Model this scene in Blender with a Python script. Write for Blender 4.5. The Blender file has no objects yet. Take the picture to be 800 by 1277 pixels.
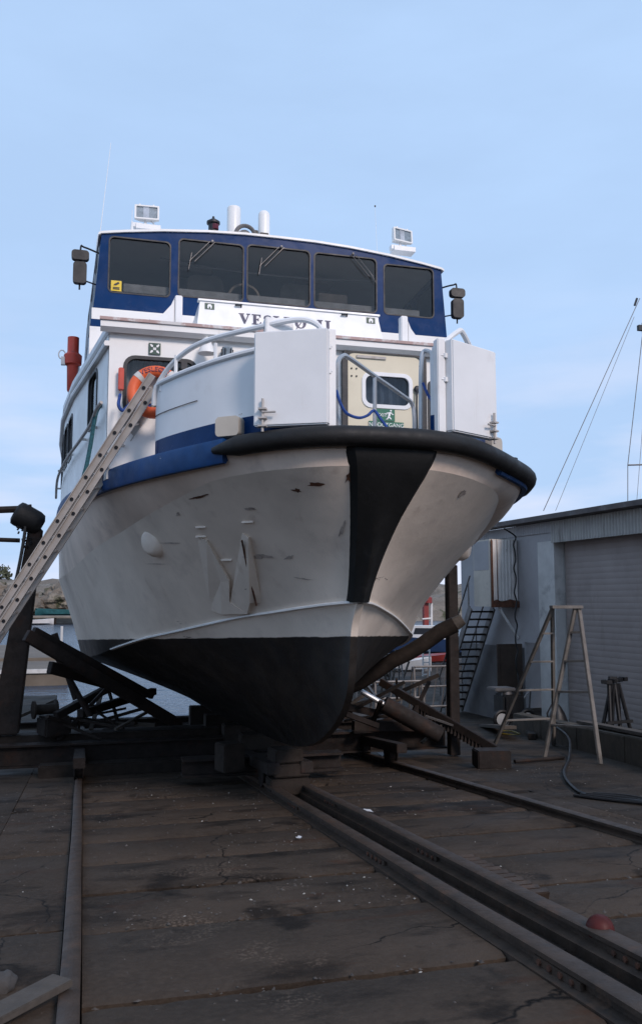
import bpy, bmesh, math, random
from mathutils import Vector, Matrix, noise
from mathutils.geometry import tessellate_polygon
random.seed(7)
R = math.radians
S = bpy.context.scene
COL = S.collection

# ------------------------------------------------------------------ camera, sky, sun, exposure
cam = bpy.data.cameras.new('camera'); camo = bpy.data.objects.new('camera', cam); COL.objects.link(camo)
cam.sensor_fit = 'VERTICAL'; cam.angle = 2 * math.atan(638.5 / 1080.0)
cam.clip_start = 0.05; cam.clip_end = 3000
camo.location = (0, 0, 1.5)
camo.rotation_euler = (R(90 + 5.895), 0, R(-15.13))
S.camera = camo
SUN_EL, SUN_AZ = R(33), R(163)          # azimuth clockwise from +Y
wd = bpy.data.worlds.new('World'); S.world = wd; wd.use_nodes = True
nt = wd.node_tree; nt.nodes.clear()
sky = nt.nodes.new('ShaderNodeTexSky'); sky.sky_type = 'NISHITA'; sky.sun_disc = False
sky.sun_elevation = SUN_EL; sky.sun_rotation = SUN_AZ; sky.air_density = 1.0; sky.dust_density = 1.2; sky.ozone_density = 1.6
tc = nt.nodes.new('ShaderNodeTexCoord')
mp = nt.nodes.new('ShaderNodeMapping'); mp.inputs['Scale'].default_value = (1.2, 1.2, 4.2)
nz = nt.nodes.new('ShaderNodeTexNoise'); nz.inputs['Scale'].default_value = 2.1; nz.inputs['Detail'].default_value = 7; nz.inputs['Roughness'].default_value = 0.55
rm = nt.nodes.new('ShaderNodeMapRange'); rm.inputs['From Min'].default_value = 0.36; rm.inputs['From Max'].default_value = 0.72
rm.inputs['To Min'].default_value = 0.88; rm.inputs['To Max'].default_value = 1.0
mixc = nt.nodes.new('ShaderNodeMix'); mixc.data_type = 'RGBA'
mixc.inputs[7].default_value = (5.65, 7.95, 11.6, 1)          # thin veil of high cloud
bg = nt.nodes.new('ShaderNodeBackground'); bg.inputs['Strength'].default_value = 0.088
wo = nt.nodes.new('ShaderNodeOutputWorld')
L = nt.links.new
L(tc.outputs['Generated'], mp.inputs['Vector']); L(mp.outputs[0], nz.inputs['Vector']); L(nz.outputs[0], rm.inputs['Value'])
L(rm.outputs[0], mixc.inputs[0]); L(sky.outputs[0], mixc.inputs[6])
sepz = nt.nodes.new('ShaderNodeSeparateXYZ'); L(tc.outputs['Generated'], sepz.inputs[0])
mp2 = nt.nodes.new('ShaderNodeMapping'); mp2.inputs['Scale'].default_value = (1.6, 1.6, 7.5); mp2.inputs['Location'].default_value = (4.3, 1.1, 0.4); L(tc.outputs['Generated'], mp2.inputs['Vector'])
nz2 = nt.nodes.new('ShaderNodeTexNoise'); nz2.inputs['Scale'].default_value = 2.6; nz2.inputs['Detail'].default_value = 8; L(mp2.outputs[0], nz2.inputs['Vector'])
ma = nt.nodes.new('ShaderNodeMapRange'); ma.inputs['From Min'].default_value = 0.42; ma.inputs['From Max'].default_value = 0.68; L(nz2.outputs[0], ma.inputs['Value'])
mz = nt.nodes.new('ShaderNodeMapRange'); mz.inputs['From Min'].default_value = 0.04; mz.inputs['From Max'].default_value = 0.36; mz.inputs['To Min'].default_value = 0.9; mz.inputs['To Max'].default_value = 0.0; L(sepz.outputs['Z'], mz.inputs['Value'])
mm_ = nt.nodes.new('ShaderNodeMath'); mm_.operation = 'MULTIPLY'; L(ma.outputs[0], mm_.inputs[0]); L(mz.outputs[0], mm_.inputs[1])
mixd = nt.nodes.new('ShaderNodeMix'); mixd.data_type = 'RGBA'; mixd.inputs[7].default_value = (9.0, 9.6, 11.8, 1)      # white cloud low over the horizon
L(mm_.outputs[0], mixd.inputs[0]); L(mixc.outputs[2], mixd.inputs[6]); L(mixd.outputs[2], bg.inputs['Color'])
L(bg.outputs[0], wo.inputs['Surface'])
sl = bpy.data.lights.new('sun', 'SUN'); sl.energy = 2.3; sl.angle = R(14); sl.color = (1.0, 0.85, 0.78)
so = bpy.data.objects.new('sun', sl); COL.objects.link(so)
sd = Vector((math.sin(SUN_AZ) * math.cos(SUN_EL), math.cos(SUN_AZ) * math.cos(SUN_EL), math.sin(SUN_EL)))
so.rotation_euler = sd.to_track_quat('Z', 'Y').to_euler(); so.location = (0, -10, 30)
S.view_settings.view_transform = 'Standard'; S.view_settings.look = 'None'
S.view_settings.exposure = 0.0; S.view_settings.gamma = 1.0; S.view_settings.use_curve_mapping = False

# ------------------------------------------------------------------ materials
MATS = {}
def mat(name, col, rough=0.6, metal=0.0, var=0.2, vscale=2.5, bump=0.15, bscale=40, bdist=0.01,
        second=None, third=None, streak=None, spec=0.5, coat=0.0, emit=None, zpaint=None):
    m = bpy.data.materials.new(name); m.use_nodes = True; MATS[name] = m
    t = m.node_tree; b = t.nodes['Principled BSDF']; l = t.links.new
    def nd(k): return t.nodes.new(k)
    geo = nd('ShaderNodeNewGeometry')
    def noise_(scale, detail=6, rgh=0.6, sc=None):
        n = nd('ShaderNodeTexNoise'); n.inputs['Scale'].default_value = scale; n.inputs['Detail'].default_value = detail; n.inputs['Roughness'].default_value = rgh
        if sc:
            mm = nd('ShaderNodeMapping'); mm.inputs['Scale'].default_value = sc; l(geo.outputs['Position'], mm.inputs[0]); l(mm.outputs[0], n.inputs['Vector'])
        else: l(geo.outputs['Position'], n.inputs['Vector'])
        return n.outputs[0]
    def rng(v, a, c, lo=0.0, hi=1.0):
        r = nd('ShaderNodeMapRange'); r.inputs['From Min'].default_value = a; r.inputs['From Max'].default_value = c
        r.inputs['To Min'].default_value = lo; r.inputs['To Max'].default_value = hi; l(v, r.inputs['Value']); return r.outputs[0]
    def mx(f, a, c, mode='MIX'):
        x = nd('ShaderNodeMix'); x.data_type = 'RGBA'; x.blend_type = mode
        if hasattr(f, 'links'): l(f, x.inputs[0])
        else: x.inputs[0].default_value = f
        for s_, v in ((6, a), (7, c)):
            if hasattr(v, 'links'): l(v, x.inputs[s_])
            else: x.inputs[s_].default_value = (*v, 1)
        return x.outputs[2]
    c4 = tuple(col)
    lo = tuple(max(0, v * (1 - var)) for v in c4); hi = tuple(min(1, v * (1 + var)) for v in c4)
    cur = mx(rng(noise_(vscale), 0.3, 0.7), lo, hi)
    for sc in (second, third):
        if sc: cur = mx(rng(noise_(sc[1], 8, 0.65, sc[4] if len(sc) > 4 else None), sc[2], sc[2] + sc[3]), cur, sc[0])
    if streak: cur = mx(rng(noise_(1.0, 5, 0.6, (streak[2], streak[2], 0.5)), streak[1], streak[1] + 0.22), cur, streak[0])
    if zpaint:      # (low colour, z at y=0, slope, softness): the painted waterline
        sep = nd('ShaderNodeSeparateXYZ'); l(geo.outputs['Position'], sep.inputs[0])
        a = nd('ShaderNodeMath'); a.operation = 'MULTIPLY_ADD'; l(sep.outputs['Y'], a.inputs[0]); a.inputs[1].default_value = -zpaint[2]; l(sep.outputs['Z'], a.inputs[2])
        w = nd('ShaderNodeMath'); w.operation = 'MULTIPLY_ADD'; l(noise_(5.0), w.inputs[0]); w.inputs[1].default_value = 0.03; l(a.outputs[0], w.inputs[2])
        f = rng(w.outputs[0], zpaint[1] + 0.012, zpaint[1] + 0.022)
        foul = mx(rng(noise_(2.2, 8, 0.7), 0.45, 0.62), zpaint[0], zpaint[3])
        foul = mx(rng(noise_(6.0, 8, 0.75), 0.66, 0.74), foul, zpaint[4])
        cur = mx(f, foul, cur)
    l(cur, b.inputs['Base Color'])
    b.inputs['Metallic'].default_value = metal; b.inputs['Specular IOR Level'].default_value = spec
    b.inputs['Coat Weight'].default_value = coat
    l(rng(noise_(vscale * 2.3), 0.3, 0.7, max(0.02, rough - 0.1), min(1, rough + 0.1)), b.inputs['Roughness'])
    if bump:
        bp = nd('ShaderNodeBump'); bp.inputs['Strength'].default_value = bump; bp.inputs['Distance'].default_value = bdist
        l(noise_(bscale, 8, 0.6), bp.inputs['Height']); l(bp.outputs[0], b.inputs['Normal'])
    if emit:
        b.inputs['Emission Color'].default_value = (*emit[0], 1); b.inputs['Emission Strength'].default_value = emit[1]
    return m
RUST = (0.09, 0.035, 0.018)
mat('hull_paint', (0.70, 0.60, 0.505), 0.5, var=0.13, vscale=1.3, bump=0.25, bscale=3.0, bdist=0.03,
    second=((0.55, 0.465, 0.40), 1.9, 0.55, 0.2), third=((0.12, 0.08, 0.065), 1.5, 0.668, 0.025, (1.0, 1.0, 4.5)), streak=((0.52, 0.42, 0.34), 0.60, 5.0),
    zpaint=((0.0075, 0.006, 0.0055), 1.5 - 0.335 + 0.34, -0.0425, (0.021, 0.0155, 0.0115), (0.042, 0.034, 0.027)))
mat('scrape', (0.38, 0.32, 0.28), 0.6, var=0.4, vscale=14)
mat('flare_paint', (0.72, 0.59, 0.49), 0.55, var=0.15, vscale=1.5, bump=0.2, bscale=4, bdist=0.02, second=((0.52, 0.42, 0.36), 2.2, 0.55, 0.2))
mat('white_paint', (0.78, 0.77, 0.75), 0.38, var=0.06, vscale=1.8, bump=0.05, bscale=6, second=((0.60, 0.57, 0.53), 2.5, 0.60, 0.25), streak=((0.55, 0.50, 0.45), 0.64, 6.0))
mat('gate_white', (0.74, 0.74, 0.74), 0.4, var=0.05, vscale=2, bump=0.12, bscale=3.5, bdist=0.02, second=((0.60, 0.58, 0.56), 2.2, 0.58, 0.3), third=((0.30, 0.19, 0.12), 9.0, 0.735, 0.03), streak=((0.60, 0.56, 0.51), 0.66, 9.0))
mat('blue_paint', (0.0025, 0.030, 0.112), 0.25, var=0.15, vscale=2, bump=0.05, bscale=8, second=((0.008, 0.04, 0.12), 3, 0.6, 0.2), spec=0.12)
mat('blue_strake', (0.005, 0.045, 0.15), 0.55, var=0.25, vscale=4, bump=0.2, bscale=25, second=((0.45, 0.45, 0.46), 9.0, 0.665, 0.02), spec=0.3)
mat('rubber', (0.009, 0.0085, 0.0085), 0.62, var=0.4, vscale=3, bump=0.5, bscale=14, bdist=0.01, second=((0.028, 0.026, 0.025), 4.0, 0.6, 0.15), streak=((0.026, 0.024, 0.022), 0.64, 6.0), spec=0.35)
mat('pad_black', (0.007, 0.007, 0.007), 0.72, var=0.4, vscale=3, bump=0.4, bscale=9, bdist=0.012, second=((0.022, 0.021, 0.02), 3.0, 0.6, 0.15), spec=0.3)
mat('cream', (0.62, 0.56, 0.42), 0.42, var=0.05, bump=0.05, second=((0.47, 0.40, 0.30), 3.0, 0.62, 0.2))
mat('dark_trim', (0.012, 0.013, 0.017), 0.5, var=0.2)
mat('metal_grey', (0.42, 0.43, 0.44), 0.35, metal=0.6, var=0.15, bump=0.1)
mat('alu', (0.40, 0.37, 0.345), 0.5, metal=0.0, var=0.15, vscale=5, bump=0.1, second=((0.29, 0.25, 0.21), 8, 0.6, 0.15))
mat('step_wood', (0.15, 0.135, 0.12), 0.7, var=0.25, vscale=6, bump=0.3, second=((0.07, 0.055, 0.043), 5, 0.55, 0.2))
mat('pink_trim', (0.52, 0.36, 0.33), 0.5, var=0.15, second=((0.68, 0.66, 0.64), 5.0, 0.5, 0.1))
mat('orange', (0.72, 0.12, 0.035), 0.5, var=0.12)
mat('reflective', (0.55, 0.53, 0.5), 0.4, var=0.1)
mat('red_plastic', (0.50, 0.055, 0.03), 0.45, var=0.2, second=((0.25, 0.05, 0.035), 6, 0.6, 0.2))
mat('green_sign', (0.006, 0.13, 0.075), 0.45, var=0.08, bump=0)
mat('dark_green_sign', (0.008, 0.05, 0.035), 0.45, var=0.1, bump=0)
mat('yellow', (0.72, 0.50, 0.03), 0.5, var=0.08, bump=0)
mat('hose_yellow', (0.16, 0.12, 0.02), 0.6, var=0.3)
mat('sign_white', (0.80, 0.80, 0.80), 0.5, var=0.03, bump=0)
mat('navy_letter', (0.015, 0.02, 0.07), 0.5, var=0.1, bump=0)
mat('blue_rope', (0.012, 0.05, 0.22), 0.8, var=0.3, vscale=30, bump=0.6, bscale=90)
mat('teal_rope', (0.02, 0.09, 0.11), 0.85, var=0.5, vscale=40, bump=0.6, bscale=90)
mat('white_rope', (0.45, 0.45, 0.42), 0.85, var=0.3, vscale=40, bump=0.6, bscale=90)
mat('curtain', (0.38, 0.42, 0.47), 0.9, var=0.25, vscale=6)
mat('interior', (0.14, 0.13, 0.12), 0.8, var=0.3)
mat('interior_seat', (0.30, 0.27, 0.24), 0.8, var=0.3)
mat('red_lens', (0.10, 0.008, 0.02), 0.12, var=0.1, bump=0)
mat('lens', (0.22, 0.27, 0.31), 0.3, metal=0.0, var=0.3, vscale=25, bump=0.1, bscale=60)
mat('rusty_steel', (0.019, 0.014, 0.012), 0.75, var=0.45, vscale=5, bump=0.5, bscale=30, second=((0.036, 0.018, 0.012), 4, 0.55, 0.15), spec=0.25)
mat('dark_timber', (0.022, 0.016, 0.0125), 0.8, var=0.4, vscale=6, bump=0.5, bscale=25, second=((0.036, 0.027, 0.021), 5, 0.58, 0.2), spec=0.25)
mat('grey_timber', (0.062, 0.050, 0.040), 0.8, var=0.3, vscale=8, bump=0.5, bscale=30, second=((0.06, 0.047, 0.038), 5, 0.55, 0.2))
mat('rail_steel', (0.046, 0.030, 0.0205), 0.6, metal=0.2, var=0.4, vscale=6, bump=0.4, bscale=35, second=((0.075, 0.042, 0.025), 5, 0.55, 0.12))
def ground_mat(name, base, dark, light, rust, band):
    m = bpy.data.materials.new(name); m.use_nodes = True; MATS[name] = m
    t = m.node_tree; b = t.nodes['Principled BSDF']; l = t.links.new; geo = t.nodes.new('ShaderNodeNewGeometry')
    def ns(scale, sc=(1, 1, 1), det=8, rg=0.62, loc=0.0):
        mm = t.nodes.new('ShaderNodeMapping'); mm.inputs['Scale'].default_value = sc; mm.inputs['Location'].default_value = (loc, loc, 0); l(geo.outputs['Position'], mm.inputs[0])
        n = t.nodes.new('ShaderNodeTexNoise'); n.inputs['Scale'].default_value = scale; n.inputs['Detail'].default_value = det; n.inputs['Roughness'].default_value = rg; l(mm.outputs[0], n.inputs['Vector']); return n.outputs[0]
    def rg(v, a, c, lo=0.0, hi=1.0):
        r = t.nodes.new('ShaderNodeMapRange'); r.inputs['From Min'].default_value = a; r.inputs['From Max'].default_value = c; r.inputs['To Min'].default_value = lo; r.inputs['To Max'].default_value = hi; l(v, r.inputs['Value']); return r.outputs[0]
    def mx(f, a, c):
        x = t.nodes.new('ShaderNodeMix'); x.data_type = 'RGBA'; l(f, x.inputs[0])
        for s_, v in ((6, a), (7, c)):
            if hasattr(v, 'links'): l(v, x.inputs[s_])
            else: x.inputs[s_].default_value = (*v, 1)
        return x.outputs[2]
    def mul(a, c):
        x = t.nodes.new('ShaderNodeMath'); x.operation = 'MULTIPLY'; l(a, x.inputs[0]); l(c, x.inputs[1]); return x.outputs[0]
    c = mx(rg(ns(0.9), 0.35, 0.68), tuple(v * 0.7 for v in base), tuple(v * 1.35 for v in base))
    c = mx(rg(ns(26, det=4), 0.42, 0.7, 0.0, 0.6), c, light)                       # aggregate
    c = mx(rg(ns(1.6, (0.7, 1.7, 1), loc=3.0), 0.53, 0.66, 0.0, 0.85), c, dark)      # dirty bands along the joints
    c = mx(rg(ns(1.1, loc=9.0), 0.56, 0.63, 0.0, 0.9), c, dark)                      # oil
    c = mx(rg(ns(2.0, (0.6, 1.5, 1), loc=17.0), 0.60, 0.70, 0.0, 0.8), c, rust)      # rust wash
    grav = rg(ns(0.8, loc=31.0), 0.58, 0.64)
    c = mx(mul(grav, rg(ns(45, det=2), 0.52, 0.60)), c, tuple(v * 1.45 for v in light))   # exposed gravel
    vo = t.nodes.new('ShaderNodeTexVoronoi'); vo.feature = 'DISTANCE_TO_EDGE'; vo.inputs['Scale'].default_value = 0.55
    wv = t.nodes.new('ShaderNodeVectorMath'); wv.operation = 'MULTIPLY_ADD'; nn = t.nodes.new('ShaderNodeTexNoise'); nn.inputs['Scale'].default_value = 2.0; nn.inputs['Detail'].default_value = 6; l(geo.outputs['Position'], nn.inputs['Vector'])
    l(nn.outputs['Color'], wv.inputs[0]); wv.inputs[1].default_value = (0.7, 0.7, 0); l(geo.outputs['Position'], wv.inputs[2]); l(wv.outputs[0], vo.inputs['Vector'])
    crack = mul(rg(vo.outputs['Distance'], 0.001, 0.006, 1.0, 0.0), rg(ns(0.5, loc=44.0), 0.47, 0.53))
    c = mx(crack, c, tuple(v * 0.35 for v in dark)); l(c, b.inputs['Base Color'])
    l(rg(ns(1.3, loc=5.0), 0.35, 0.7, 0.62, 0.95), b.inputs['Roughness']); b.inputs['Specular IOR Level'].default_value = 0.18
    bp = t.nodes.new('ShaderNodeBump'); bp.inputs['Strength'].default_value = 0.9; bp.inputs['Distance'].default_value = 0.02; l(ns(7, det=10, rg=0.72), bp.inputs['Height']); l(bp.outputs[0], b.inputs['Normal'])
ground_mat('concrete', (0.048, 0.0345, 0.025), (0.0115, 0.0078, 0.0055), (0.068, 0.050, 0.037), (0.052, 0.026, 0.015), 1)
ground_mat('yard', (0.032, 0.0232, 0.0165), (0.0115, 0.0082, 0.006), (0.060, 0.045, 0.034), (0.045, 0.024, 0.013), 1)
mat('joint', (0.012, 0.009, 0.007), 0.95, var=0.5, vscale=6, bump=0.8, bscale=30, spec=0.2)
mat('wall_concrete', (0.060, 0.046, 0.031), 0.85, var=0.3, vscale=2, bump=0.5, bscale=25, second=((0.03, 0.023, 0.016), 1.8, 0.52, 0.18), third=((0.09, 0.072, 0.052), 8, 0.6, 0.1))
mat('chips', (0.25, 0.24, 0.22), 0.8, var=0.5, vscale=9, bump=0)
mat('chips_dark', (0.05, 0.042, 0.036), 0.85, var=0.6, vscale=9, bump=0.3)
mat('shed_blue', (0.32, 0.31, 0.315), 0.6, var=0.12, vscale=1.2, bump=0.08, second=((0.24, 0.235, 0.235), 1.2, 0.55, 0.2), streak=((0.12, 0.10, 0.09), 0.62, 3.0))
mat('shed_grey', (0.13, 0.125, 0.125), 0.7, var=0.15, bump=0.1, second=((0.08, 0.08, 0.085), 1.2, 0.5, 0.2))
mat('roller', (0.30, 0.255, 0.235), 0.6, var=0.1, vscale=0.8, bump=0.05, second=((0.23, 0.195, 0.18), 0.9, 0.5, 0.25), streak=((0.2, 0.165, 0.145), 0.6, 2.5))
mat('pillar_white', (0.50, 0.49, 0.47), 0.7, var=0.12, second=((0.2, 0.19, 0.19), 1.5, 0.56, 0.2))
mat('corrugated', (0.36, 0.35, 0.33), 0.6, var=0.12, streak=((0.09, 0.075, 0.06), 0.60, 4.0))
mat('roof_edge', (0.085, 0.072, 0.07), 0.7, var=0.3, vscale=2, second=((0.14, 0.14, 0.15), 2.0, 0.56, 0.1))
mat('box_white', (0.56, 0.53, 0.50), 0.65, var=0.12, second=(RUST, 3.5, 0.64, 0.06), streak=((0.12, 0.06, 0.04), 0.61, 5.0))
mat('box_cream', (0.50, 0.45, 0.38), 0.65, var=0.1, second=((0.2, 0.17, 0.14), 2, 0.58, 0.2))
mat('rust', RUST, 0.9, var=0.5, vscale=10, bump=0.5, second=((0.03, 0.015, 0.01), 8, 0.5, 0.2))
mat('brown_door', (0.040, 0.024, 0.016), 0.6, var=0.3, vscale=4, bump=0.2)
mat('black_plastic', (0.005, 0.005, 0.006), 0.5, var=0.3)
mat('cable', (0.007, 0.007, 0.008), 0.6, var=0.3)
mat('red_ball', (0.065, 0.011, 0.009), 0.55, var=0.25, vscale=8, second=((0.045, 0.010, 0.008), 12, 0.56, 0.15), spec=0.2)
mat('paper', (0.55, 0.56, 0.58), 0.8, var=0.1)
mat('rock_grey', (0.15, 0.125, 0.10), 0.9, var=0.35, vscale=0.12, bump=0.8, bscale=0.8, bdist=0.6, second=((0.23, 0.195, 0.155), 0.25, 0.52, 0.12), third=((0.06, 0.06, 0.03), 0.3, 0.56, 0.08))
mat('stone', (0.05, 0.045, 0.042), 0.85, var=0.3, vscale=8, bump=0.6, bscale=30)
mat('leaf', (0.055, 0.060, 0.032), 0.8, var=0.5, vscale=0.6, bump=0)
mat('bark', (0.06, 0.045, 0.035), 0.9, var=0.3)
mat('pier_wood', (0.20, 0.175, 0.145), 0.85, var=0.25, vscale=0.7, bump=0.3, bscale=6)
mat('jetty_conc', (0.13, 0.105, 0.08), 0.85, var=0.2, vscale=1.0, bump=0.3, bscale=6)
mat('boat_blue', (0.02, 0.045, 0.11), 0.5, var=0.15)
mat('boat_red', (0.20, 0.022, 0.018), 0.45, var=0.15)
mat('tarp_teal', (0.02, 0.10, 0.11), 0.6, var=0.3, vscale=1.5, bump=0.4, bscale=2, bdist=0.15)
mat('house_white', (0.62, 0.60, 0.58), 0.6, var=0.1)
mat('scaffold', (0.16, 0.15, 0.145), 0.5, metal=0.4, var=0.3)
def glass(name, tint, rough=0.03):
    m = bpy.data.materials.new(name); m.use_nodes = True; MATS[name] = m
    t = m.node_tree; t.nodes.clear(); l = t.links.new
    o = t.nodes.new('ShaderNodeOutputMaterial'); tr = t.nodes.new('ShaderNodeBsdfTransparent'); tr.inputs[0].default_value = (*tint, 1)
    gl = t.nodes.new('ShaderNodeBsdfGlossy'); gl.inputs['Roughness'].default_value = rough
    fr = t.nodes.new('ShaderNodeFresnel'); fr.inputs['IOR'].default_value = 1.5
    x = t.nodes.new('ShaderNodeMixShader'); l(fr.outputs[0], x.inputs[0]); l(tr.outputs[0], x.inputs[1]); l(gl.outputs[0], x.inputs[2]); l(x.outputs[0], o.inputs[0])
glass('glass_dark', (0.78, 0.77, 0.75)); glass('glass_clear', (0.62, 0.66, 0.70))
def water_mat():
    m = bpy.data.materials.new('sea'); m.use_nodes = True; MATS['sea'] = m
    t = m.node_tree; b = t.nodes['Principled BSDF']; l = t.links.new
    b.inputs['Base Color'].default_value = (0.022, 0.045, 0.075, 1); b.inputs['Roughness'].default_value = 0.18; b.inputs['IOR'].default_value = 1.33
    g = t.nodes.new('ShaderNodeNewGeometry'); mm = t.nodes.new('ShaderNodeMapping'); mm.inputs['Scale'].default_value = (0.5, 1.1, 1)
    n = t.nodes.new('ShaderNodeTexNoise'); n.inputs['Scale'].default_value = 1.6; n.inputs['Detail'].default_value = 5
    bp = t.nodes.new('ShaderNodeBump'); bp.inputs['Strength'].default_value = 0.8; bp.inputs['Distance'].default_value = 0.25
    l(g.outputs['Position'], mm.inputs[0]); l(mm.outputs[0], n.inputs['Vector']); l(n.outputs[0], bp.inputs['Height']); l(bp.outputs[0], b.inputs['Normal'])
water_mat()

# ------------------------------------------------------------------ mesh helpers
# coordinates given to MB are relative to the eye level (z = 0 at camera height, 1.5 m above the slip)
def wpos(o):
    v = Vector((0, 0, 0))
    while o: v = v + o.location; o = o.parent
    return v
class MB:
    def __init__(s, T=(0, 0, 1.5)): s.v = []; s.f = []; s.T = Vector(T)
    def add(s, vs, fs):
        n = len(s.v); s.v += [Vector(p) for p in vs]; s.f += [tuple(i + n for i in f) for f in fs]; return s
    def box(s, c, d, rz=0, rx=0, ry=0):
        m = Matrix.Rotation(rz, 3, 'Z') @ Matrix.Rotation(ry, 3, 'Y') @ Matrix.Rotation(rx, 3, 'X'); c = Vector(c)
        vs = [c + m @ Vector((x * d[0] / 2, y * d[1] / 2, z * d[2] / 2)) for z in (-1, 1) for y in (-1, 1) for x in (-1, 1)]
        return s.add(vs, [(0, 2, 3, 1), (4, 5, 7, 6), (0, 1, 5, 4), (2, 6, 7, 3), (0, 4, 6, 2), (1, 3, 7, 5)])
    def bb(s, a, b): return s.box([(a[i] + b[i]) / 2 for i in range(3)], [abs(b[i] - a[i]) for i in range(3)])
    def bar(s, a, b, w, h, up=(0, 0, 1)):
        a, b = Vector(a), Vector(b); d = (b - a).normalized(); u = Vector(up); sx = d.cross(u)
        if sx.length < 1e-4: sx = d.cross(Vector((1, 0, 0)))
        sx.normalize(); u = sx.cross(d).normalized(); sx *= w / 2; u *= h / 2
        vs = [p + i * sx + j * u for p in (a, b) for j in (-1, 1) for i in (-1, 1)]
        return s.add(vs, [(0, 2, 3, 1), (4, 5, 7, 6), (0, 1, 5, 4), (2, 6, 7, 3), (0, 4, 6, 2), (1, 3, 7, 5)])
    def tube(s, pts, r, n=8, r2=None, cap=True, close=False):
        pts = [Vector(p) for p in pts]; k = len(pts); base = len(s.v); prev = None
        for i, p in enumerate(pts):
            if close: d = pts[(i + 1) % k] - pts[i - 1]
            else: d = pts[min(i + 1, k - 1)] - pts[max(i - 1, 0)]
            d.normalize()
            if prev is None:
                a = d.cross(Vector((0, 0, 1)))
                if a.length < 1e-3: a = d.cross(Vector((1, 0, 0)))
            else: a = prev - d * prev.dot(d)
            a.normalize(); prev = a.copy(); b = d.cross(a)
            rr = r if r2 is None else r + (r2 - r) * i / (k - 1)
            if callable(r): rr = r(i / (k - 1))
            for j in range(n):
                t = 2 * math.pi * j / n; s.v.append(p + a * math.cos(t) * rr + b * math.sin(t) * rr)
        for i in range(k if close else k - 1):
            for j in range(n):
                q = base + i * n; q2 = base + ((i + 1) % k) * n
                s.f.append((q + j, q + (j + 1) % n, q2 + (j + 1) % n, q2 + j))
        if cap and not close:
            s.f.append(tuple(base + j for j in reversed(range(n)))); s.f.append(tuple(base + (k - 1) * n + j for j in range(n)))
        return s
    def lathe(s, c, prof, n=16, axis=(0, 0, 1)):
        q = Vector(axis).normalized().to_track_quat('Z', 'Y').to_matrix(); c = Vector(c); base = len(s.v); k = len(prof)
        for (r, z) in prof:
            for j in range(n):
                t = 2 * math.pi * j / n; s.v.append(c + q @ Vector((max(r, 1e-4) * math.cos(t), max(r, 1e-4) * math.sin(t), z)))
        for i in range(k - 1):
            for j in range(n): s.f.append((base + i * n + j, base + i * n + (j + 1) % n, base + (i + 1) * n + (j + 1) % n, base + (i + 1) * n + j))
        s.f.append(tuple(base + j for j in reversed(range(n)))); s.f.append(tuple(base + (k - 1) * n + j for j in range(n)))
        return s
    def panel(s, outer, holes, fn, th):
        """flat panel with holes: (u, v) loops, fn(u, v, w) -> point, w from 0 (face) to th (back)"""
        loops = [[Vector((u, v, 0)) for u, v in lp] for lp in [outer] + list(holes)]
        flat = [p for lp in loops for p in lp]; tris = tessellate_polygon(loops); n = len(flat); base = len(s.v)
        for w in (0, th): s.v += [Vector(fn(p.x, p.y, w)) for p in flat]
        for t in tris:
            s.f.append(tuple(base + i for i in t)); s.f.append(tuple(base + n + i for i in reversed(t)))
        o = 0
        for lp in loops:
            k = len(lp)
            for i in range(k):
                a, b = o + i, o + (i + 1) % k; s.f.append((base + a, base + b, base + n + b, base + n + a))
            o += k
        return s
    def prism(s, poly, fn, th): return s.panel(poly, [], fn, th)
    def build(s, name, m, parent=None, smooth=True, bevel=0, kind=None, ang=35, subd=0, recalc=True):
        org = wpos(parent) if parent else Vector((0, 0, 0))
        me = bpy.data.meshes.new(name); me.from_pydata([p + s.T - org for p in s.v], [], s.f)
        bm = bmesh.new(); bm.from_mesh(me)
        if recalc: bmesh.ops.recalc_face_normals(bm, faces=bm.faces)
        if bevel:
            bmesh.ops.remove_doubles(bm, verts=bm.verts, dist=1e-5)
            es = [e for e in bm.edges if len(e.link_faces) == 2 and e.calc_face_angle(0) > R(40)]
            bmesh.ops.bevel(bm, geom=es, offset=bevel, segments=2, affect='EDGES', clamp_overlap=True)
        if smooth:
            for f in bm.faces: f.smooth = True
            for e in bm.edges:
                if len(e.link_faces) == 2 and e.calc_face_angle(0) > R(ang): e.smooth = False
        bm.to_mesh(me); bm.free()
        me.materials.append(MATS[m] if isinstance(m, str) else m)
        o = bpy.data.objects.new(name, me); COL.objects.link(o)
        if parent: o.parent = parent
        if kind: o['kind'] = kind
        return o
def tag(o, label, cat, group=None):
    o['label'] = label; o['category'] = cat
    if group: o['group'] = group
    return o
def thing(name, label, cat, loc, group=None):
    o = bpy.data.objects.new(name, None); COL.objects.link(o); o.empty_display_size = 0.2
    o.location = (loc[0], loc[1], loc[2] + 1.5); return tag(o, label, cat, group)
def rrect(u0, v0, u1, v1, r, n=5):
    out = []
    for cx, cy, a0 in ((u1 - r, v0 + r, -90), (u1 - r, v1 - r, 0), (u0 + r, v1 - r, 90), (u0 + r, v0 + r, 180)):
        for i in range(n + 1):
            a = R(a0 + 90 * i / n); out.append((cx + r * math.cos(a), cy + r * math.sin(a)))
    return out
def cr(p0, p1, p2, p3, t):
    return 0.5 * ((2 * p1) + (p2 - p0) * t + (2 * p0 - 5 * p1 + 4 * p2 - p3) * t * t + (3 * p1 - p0 - 3 * p2 + p3) * t ** 3)
def spline(pts, n):
    pts = [Vector(p) for p in pts]; out = []
    for i in range(len(pts) - 1):
        a = pts[max(i - 1, 0)]; d = pts[min(i + 2, len(pts) - 1)]
        for k in range(n): out.append(cr(a, pts[i], pts[i + 1], d, k / n))
    out.append(pts[-1]); return out
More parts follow.
